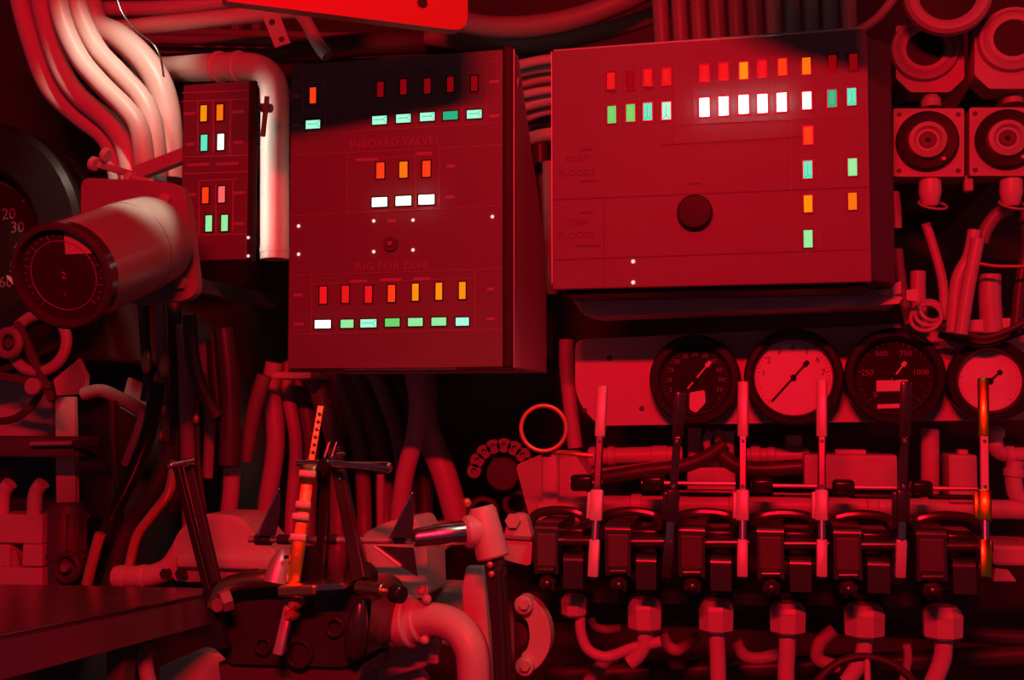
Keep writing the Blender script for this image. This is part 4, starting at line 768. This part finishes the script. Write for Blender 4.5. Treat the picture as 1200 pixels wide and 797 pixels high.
# sprocket band with holes
tsb = thing('sprocket_band', P(580, 575, 2.0), 'curved dark chain band with holes left of the ring handle', 'chain')
cs = P(588, 556, 2.02); m = M(cs)
for k in range(8):
    an = math.radians(20+k*22); c = cs+Vector((math.cos(an)*34*m, 0, math.sin(an)*34*m)); bm = NB()
    lathe(bm, c+Vector((0, .012, 0)), c, [(0, 8.5*m), (.012, 8.5*m), (.012, 3.4*m), (.004, 3.2*m)], 14); mk('chain_link', bm, 'cable_grey', tsb, smooth=True)
bm = NB(); cyl(bm, cs+Vector((0, .03, 0)), cs+Vector((0, .005, 0)), 20*m, 24, ch=.003); mk('sprocket_hub', bm, 'cable_dark', tsb, smooth=True)
for x, y, r, lab in ((592, 530, 14, 'dull red ring just above the sprocket band'), (566, 600, 16, 'dark coil below the sprocket band'), (606, 590, 14, 'dark coil right of the pale tee joint')):
    bm = NB(); c = P(x, y, 2.06); torus(bm, c, Vector((.2, -1, .5)), r*M(c), .006, 28, 8); mk('dark_coil', bm, 'cable_dark' if r != 14 or x > 600 else 'mid_grey', None, lab, 'coil', smooth=True)

# ================================================================== LEVER MECHANISM (lower left of centre)
def prod(bm, pts, r, Y, n=12): sweep(bm, [P(x, y, Y) for x, y in pts], r*M(P(*pts[0], Y)), n, 6)
def pbar(bm, x0, y0, x1, y1, Y0, Y1, wpx, thk, bev=.0015, face=False):
    a, b = P(x0, y0, Y0), P(x1, y1, Y1); sd = None
    if face: c = (a+b)/2; sd = (b-a).cross(-((REDPOS-c).normalized()+(CAM-c).normalized()))      # blade turned a little towards the overhead lamp
    bar(bm, a, b, wpx*M(a), thk, bev, side=sd)
YM = 1.55
# black yoke of two bars
ty = thing('yoke_lever', P(246, 695, YM), 'black yoke of two flat bars rising from the brass bearing', 'lever')
bm = NB(); pbar(bm, 206, 541, 244, 692, YM+.02, YM-.01, 9, .010); mk('yoke_bar', bm, 'black_gloss', ty)
bm = NB(); pbar(bm, 222, 546, 254, 684, YM+.06, YM+.03, 11, .010); mk('yoke_bar', bm, 'dark_gloss', ty)
bm = NB(); cyl(bm, P(198, 546, YM), P(226, 540, YM+.05), 4*M(P(206, 541, YM)), 12, ch=.001); mk('yoke_pin', bm, 'chrome', ty, smooth=True)
bm = NB(); pbar(bm, 246, 690, 262, 760, YM-.055, YM-.055, 13, .02); mk('yoke_foot', bm, 'black_gloss', ty)
# main lever
tm = thing('shift_lever', P(330, 770, 1.5), 'tall bright ribbed shift lever crossing the horizontal shaft', 'lever')
bm = NB(); pbar(bm, 376, 476, 365, 540, YM+.012, YM-.008, 8, .010, face=True); up = mk('upper_blade', bm, 'glint_polished_steel', tm)
for k in range(6):
    bm = NB(); f = .15+k*.14; c = P(376-11*f, 476+64*f, YM+.012-.02*f-.0055); lathe(bm, c, c+NEG, [(0, .0035), (.0015, .0025)], 8); mk('blade_rivet', bm, 'chrome', up)
bm = NB(); pbar(bm, 363, 546, 342, 694, YM-.01, YM-.052, 16, .016, .003, face=True); mi = mk('middle_link', bm, 'glint_polished_steel', tm, smooth=True)
for x, y, w_ in ((361, 556, 20), (356, 592, 18), (353, 606, 20), (350, 630, 19), (346, 660, 18)):
    bm = NB(); a = P(x, y, YM-.03); pbar(bm, x, y-4, x-1, y+4, YM-.035, YM-.037, w_, .022, .002, face=True); mk('link_band', bm, 'lever_satin', mi, smooth=True)
bm = NB(); pbar(bm, 341, 702, 326, 768, YM-.06, YM-.08, 11, .012, .002); mk('lower_link', bm, 'satin_steel', tm, smooth=True)
for x, y, r in ((338, 722, 8), (343, 708, 9), (324, 763, 7)):
    bm = NB(); c = P(x, y, YM-.075); lathe(bm, c+Vector((0, .02, 0)), c, [(0, r*.0011), (.016, r*.0011), (.02, r*.0008), (.024, r*.0005)], 12); mk('link_pin', bm, 'copper', tm, smooth=True)
# T handle
th2 = thing('tapered_crossbar', P(400, 556, YM-.03), 'chrome cross handle with tapered grip to the right of the shift lever', 'handle')
bm = NB(); cyl(bm, P(348, 543, YM-.03), P(384, 543, YM-.03), 4*M(P(360, 543, YM)), 14, ch=.001); mk('left_stub', bm, 'chrome', th2, smooth=True)
a, b = P(386, 543, YM-.03), P(458, 548, YM-.06); L = (b-a).length; m = M(a)
bm = NB(); lathe(bm, a, b, [(0, 3.5*m), (L*.15, 4.5*m), (L*.3, 3.6*m), (L*.6, 4.6*m), (L*.92, 6.4*m), (L*.98, 6*m), (L, 4*m)], 18); mk('grip', bm, 'chrome', th2, smooth=True)
bm = NB(); c = P(384, 544, YM-.02); cyl(bm, c+Vector((0, .03, 0)), c-Vector((0, .018, 0)), 8*m, 18, ch=.002); mk('handle_hub', bm, 'black_gloss', th2, smooth=True)
for dx in (0, 8):
    bm = NB(); cyl(bm, P(380+dx, 536, YM-.02), P(386+dx, 518, YM-.01), 1.3*m, 8); mk('prong', bm, 'chrome', th2, smooth=True)
bm = NB(); prod(bm, [(388, 538), (396, 533), (404, 532)], 1.8, YM-.03, 8); mk('hook', bm, 'chrome', th2, smooth=True)
# dark second lever
td = thing('dark_lever', P(425, 700, YM), 'dark flat lever standing right of the shift lever', 'lever')
bm = NB(); pbar(bm, 392, 526, 423, 680, YM+.02, YM-.045, 15, .014, .002); mk('lever_blade', bm, 'dark_gloss', td)
bm = NB(); pbar(bm, 383, 548, 373, 680, YM+.03, YM+.01, 10, .012, .002); mk('rear_blade', bm, 'black_gloss', td)
for x, y in ((398, 562), (404, 592), (411, 622)):
    bm = NB(); c = P(x, y, YM-.008); lathe(bm, c, c+NEG, [(0, .003), (.002, .002)], 8); mk('rivet', bm, 'chrome', td)
bm = NB(); c = P(420, 678, YM-.03); cyl(bm, c+Vector((0, .03, 0)), c-Vector((0, .01, 0)), 17*M(c), 22, ch=.004); mk('pivot_boss', bm, 'black_matte', td, smooth=True)
# shaft with collars
ts = thing('cross_shaft', P(390, 640, 1.60), 'horizontal steel shaft with collars behind the levers', 'shaft')
bm = NB(); cyl(bm, P(292, 632, 1.60), P(492, 634, 1.60), 4*M(P(390, 632, 1.6)), 14); mk('shaft_rod', bm, 'satin_steel', ts, smooth=True)
for x0, x1, r in ((300, 318, 7), (326, 340, 6), (378, 396, 6), (462, 476, 5.5)):
    bm = NB(); m = M(P(x0, 632, 1.6)); cyl(bm, P(x0, 632, 1.60), P(x1, 632.5, 1.60), r*m, 16, ch=.001); mk('shaft_collar', bm, 'gun_metal', ts, smooth=True)
# fins
for pts, lab in (([(328, 572), (327, 604), (322, 628), (302, 628)], 'left pointed chrome fin standing on the shaft'), ([(484, 577), (484, 610), (482, 631), (457, 631)], 'right pointed chrome fin standing on the shaft'),
                 ([(438, 640), (484, 642), (489, 676), (470, 664)], 'dark fin hanging below the right end of the shaft'), ([(352, 640), (388, 640), (366, 684), (350, 688)], 'dull fin hanging below the shaft beside the shift lever')):
    t = thing('wing_fin', P(pts[0][0], max(p[1] for p in pts), 1.59), lab, 'fin', 'fins on the shaft'); up_ = 'gun_metal'
    bm = NB(); prism(bm, poly(pts, 1.585), (0, .004, 0), .0008); mk('fin_plate', bm, up_, t)
    bm = NB(); a, b = P(*pts[0], 1.583), P(*pts[-1], 1.583); bar(bm, a, b, 2.6*M(a), .006, .001); mk('fin_edge', bm, 'chrome' if pts[0][1] < 600 else 'satin_steel', t)
# chrome cylinder and tee
tk = thing('tee_joint', P(570, 650, 1.62), 'pale tee joint with polished horizontal cylinder at centre', 'joint')
a, b = P(484, 631, 1.57), P(552, 623, 1.62); L = (b-a).length; m = M(a)
bm = NB(); lathe(bm, a, b, [(0, 9*m), (.004, 11*m), (L*.35, 12.5*m), (L*.37, 13.5*m), (L*.8, 14*m), (L, 14*m)], 28); mk('polished_cylinder', bm, 'chrome', tk, smooth=True)
bm = NB(); d_ = (b-a).normalized(); lathe(bm, b-d_*.012, b+d_*.03, [(0, 15*m), (.004, 19*m), (.012, 20*m), (.03, 19*m)], 28); mk('collar', bm, 'white_enamel', tk, smooth=True)
a, b = P(578, 654, 1.63), P(564, 594, 1.63); L = (b-a).length
bm = NB(); lathe(bm, a, b, [(0, 18*m), (.003, 20*m), (L*.4, 19*m), (L*.92, 17*m), (L, 14*m)], 24); mk('tee_body', bm, 'white_enamel', tk, smooth=True)
bm = NB(); c = P(547, 589, 1.62); ball(bm, c, 5.5*M(c), n=14); mk('grease_nipple', bm, 'copper', tk, smooth=True)
bm = NB(); prism(bm, poly([(546, 664), (566, 664), (572, 740), (576, 810), (562, 810), (543, 728), (541, 690)], 1.70), (0, .02, 0), .003); mk('pale_strap', bm, 'white_enamel', tk)
bm = NB(); prism(bm, poly([(566, 656), (588, 656), (598, 730), (600, 812), (580, 812), (576, 740)], 1.615), (0, .025, 0), .004); mk('dark_strut', bm, 'dark_gloss', tk)
bm = NB(); pbar(bm, 584, 665, 592, 812, 1.605, 1.605, 5, .008); mk('strut_rib', bm, 'gun_metal', tk)
for x, y in ((574, 662), (576, 673)):
    bm = NB(); c = P(x, y, 1.608); ball(bm, c, 4*M(c), (1, .6, 1), 12); mk('strut_rivet', bm, 'copper', tk, smooth=True)
# gearbox
tgx = thing('lever_gearbox', P(335, 797, 1.5), 'dark gearbox block under the levers with brass bearing on its corner', 'gearbox')
bm = NB(); prism(bm, poly(roundpoly([(252, 698), (300, 684), (420, 688), (436, 700), (430, 770), (404, 782), (270, 778), (252, 760)], 6), 1.52), (0, .14, 0), .004); mk('gearbox_case', bm, 'dark_gloss', tgx)
bm = NB(); sweep(bm, [P(252, 712, 1.49), P(262, 690, 1.49), P(282, 681, 1.49), P(312, 678, 1.49), P(338, 678, 1.50)], .0125, 14); mk('bearing_arm', bm, 'brass', tgx, smooth=True)
bm = NB(); c = P(258, 706, 1.47); cyl(bm, c+Vector((.012, .01, .004)), c, 13*M(c), 6, ch=.002); bo = mk('hex_bolt', bm, 'mid_grey', tgx)
bm = NB(); c = P(254, 710, 1.462); cyl(bm, c+Vector((0, .012, 0)), c, 8*M(c), 14, ch=.001); mk('bolt_end', bm, 'mid_grey', bo, smooth=True)
bm = NB(); a = P(330, 680, 1.485); lathe(bm, P(322, 684, 1.485), P(332, 640, 1.50), [(0, 14*M(a)), (.012, 13.5*M(a)), (.03, 11*M(a)), (.043, 7*M(a)), (.050, 2*M(a))], 22); mk('dome_knob', bm, 'satin_steel', tgx, smooth=True)
bm = NB(); c = P(335, 653, 1.478); lathe(bm, c+Vector((0, .004, 0)), c, [(0, .003), (.004, .003)], 10); mk('knob_hole', bm, 'black_matte', tgx)
bm = NB(); prism(bm, poly([(350, 686), (402, 684), (402, 691), (346, 694)], 1.46), (0, .05, 0), .001); mk('chrome_plate', bm, 'chrome', tgx)
bm = NB(); pbar(bm, 330, 692, 374, 690, 1.47, 1.47, 12, .03, .003); mk('brass_pad', bm, 'brass', tgx)
for x, y, r in ((350, 766, 15), (392, 735, 10), (308, 757, 9)):
    bm = NB(); c = P(x, y, 1.515); torus(bm, c, NEG, r*M(c), .003, 24, 8); mk('case_plug', bm, 'dark_gloss', tgx, smooth=True)
bm = NB(); c = P(420, 740, 1.50); lathe(bm, P(414, 770, 1.5), P(424, 698, 1.5), [(0, .010), (.01, .016), (.05, .014), (.07, .010), (.082, .004)], 16); mk('drip_cup', bm, 'gun_metal', tgx, smooth=True)
bm = NB(); prism(bm, poly([(255, 776), (425, 780), (420, 800), (258, 800)], 1.53), (0, .12, 0), .003); mk('gearbox_foot', bm, 'dark_grey', tgx)
bm = NB(); box(bm, (P(300, 800, 1.55).x, 1.55, 0), (P(390, 800, 1.55).x, 1.65, P(300, 790, 1.55).z)); mk('pedestal', bm, 'dark_grey', tgx)
tpl = thing('plunger_knob', P(440, 705, 1.47), 'brass plunger with small black end knob', 'knob')
m = M(P(430, 690, 1.47))
bm = NB(); cyl(bm, P(420, 688, 1.47), P(450, 692, 1.45), 8*m, 18, ch=.001); mk('plunger_sleeve', bm, 'brass', tpl, smooth=True)
bm = NB(); cyl(bm, P(449, 692, 1.45), P(464, 695, 1.44), 2.4*m, 10); mk('plunger_rod', bm, 'satin_steel', tpl, smooth=True)
bm = NB(); cyl(bm, P(460, 695, 1.443), P(472, 697, 1.435), 10.5*m, 20, ch=.002); mk('end_knob', bm, 'black_gloss', tpl, smooth=True)
# pale casting and thick elbow
tcx = thing('flanged_elbow', P(520, 797, 1.65), 'thick pale flanged elbow pipe curving down at bottom centre', 'pipe')
bm = NB(); sweep(bm, [P(470, 732, 1.66), P(505, 726, 1.65), P(534, 735, 1.64), P(552, 760, 1.63), P(556, 800, 1.63), P(556, 850, 1.63)], 20*M(P(530, 740, 1.64)), 24, 8); mk('elbow_pipe', bm, 'white_enamel', tcx, smooth=True)
for x0, x1, r in ((452, 466, 31), (468, 484, 31), (486, 496, 25)):
    bm = NB(); m = M(P(x0, 728, 1.65)); cyl(bm, P(x0, 730, 1.66), P(x1, 728, 1.655), r*m, 28, ch=.003); mk('flange_ring', bm, 'white_enamel', tcx, smooth=True)
for x, y in ((500, 702), (494, 692), (498, 750)):
    bm = NB(); c = P(x, y, 1.635); ball(bm, c, 6*M(c), n=12); mk('flange_nut', bm, 'white_enamel', tcx, smooth=True)
bm = NB(); prism(bm, poly(roundpoly([(424, 626), (452, 612), (486, 606), (500, 640), (502, 700), (440, 706)], 8), 1.70), (0, .10, 0), .006); mk('pale_bonnet', bm, 'white_enamel', None, 'pale angular bonnet casting behind the right fin', 'casting')
bm = NB(); prism(bm, poly([(452, 758), (512, 738), (513, 772), (498, 782), (440, 800), (440, 770)], 1.705), (0, .03, 0), .004); o = mk('support_casting', bm, 'white_enamel', None, 'pale support casting below the flanged elbow', 'casting')
bm = NB(); pbox(bm, 500, 752, 513, 778, 1.697, 1.71, .002); mk('casting_lug', bm, 'white_enamel', o)
for pts, y, lab in (([(186, 782), (232, 762), (300, 776), (300, 800), (186, 800)], 1.75, 'pale plate at the bottom left of the gearbox'), ([(372, 800), (400, 774), (440, 744), (470, 760), (500, 800)], 1.74, 'pale plate at the bottom right of the gearbox')):
    bm = NB(); prism(bm, poly(pts, y), (0, .03, 0), .003); mk('base_plate', bm, 'white_enamel', None, lab, 'plate')
bm = NB(); pbox(bm, 500, 690, 545, 760, 1.80, 1.9, .006); mk('rear_block', bm, 'cream_enamel', None, 'red-lit block behind the elbow pipe', 'block')
# oval flanges right of the strut
tof = thing('oval_flange', P(607, 662, 1.78), 'oval pale flange with bolt left of the first lever valve', 'flange')
bm = NB(); prism(bm, poly(roundpoly([(597, 602), (616, 602), (624, 632), (622, 664), (590, 656), (590, 630)], [8, 8, 8, 6, 4, 6]), 1.78), (0, .025, 0), .003); mk('flange_plate', bm, 'white_enamel', tof)
bm = NB(); c = P(602, 610, 1.78); cyl(bm, c, c+NEG*.010, 9*M(c), 6); mk('bolt', bm, 'white_enamel', tof)
bm = NB(); bar(bm, P(590, 629, 1.778), P(624, 631, 1.778), .006, .008, .001); mk('flange_seam', bm, 'mid_grey', tof)
tcf = thing('crescent_flange', P(620, 790, 1.74), 'crescent-shaped pale flange with two bolts at bottom centre', 'flange')
cf_ = P(608, 744, 1.74); m = M(cf_); out = []
for k in range(15): an = math.radians(-78+k*156/14); out.append(cf_+Vector((math.cos(an)*38*m, 0, math.sin(an)*46*m)))
for k in range(15): an = math.radians(80-k*160/14); out.append(cf_+Vector((math.cos(an)*13*m, 0, math.sin(an)*24*m)))
bm = NB(); prism(bm, out, (0, .03, 0), .002); mk('flange_body', bm, 'white_enamel', tcf)
for x, y in ((615, 708), (616, 780)):
    bm = NB(); c = P(x, y, 1.74); cyl(bm, c+Vector((0, .02, 0)), c+NEG*.014, 11*m, 24, ch=.002); b1 = mk('bolt_boss', bm, 'white_enamel', tcf, smooth=True)
    bm = NB(); c = P(x, y, 1.726); cyl(bm, c, c+NEG*.008, 6*m, 6); mk('bolt_head', bm, 'white_enamel', b1)
bm = NB(); c = P(604, 744, 1.76); cyl(bm, c+Vector((0, .1, 0)), c, 15*m, 20); mk('shaft_stub', bm, 'dark_grey', tcf, smooth=True)
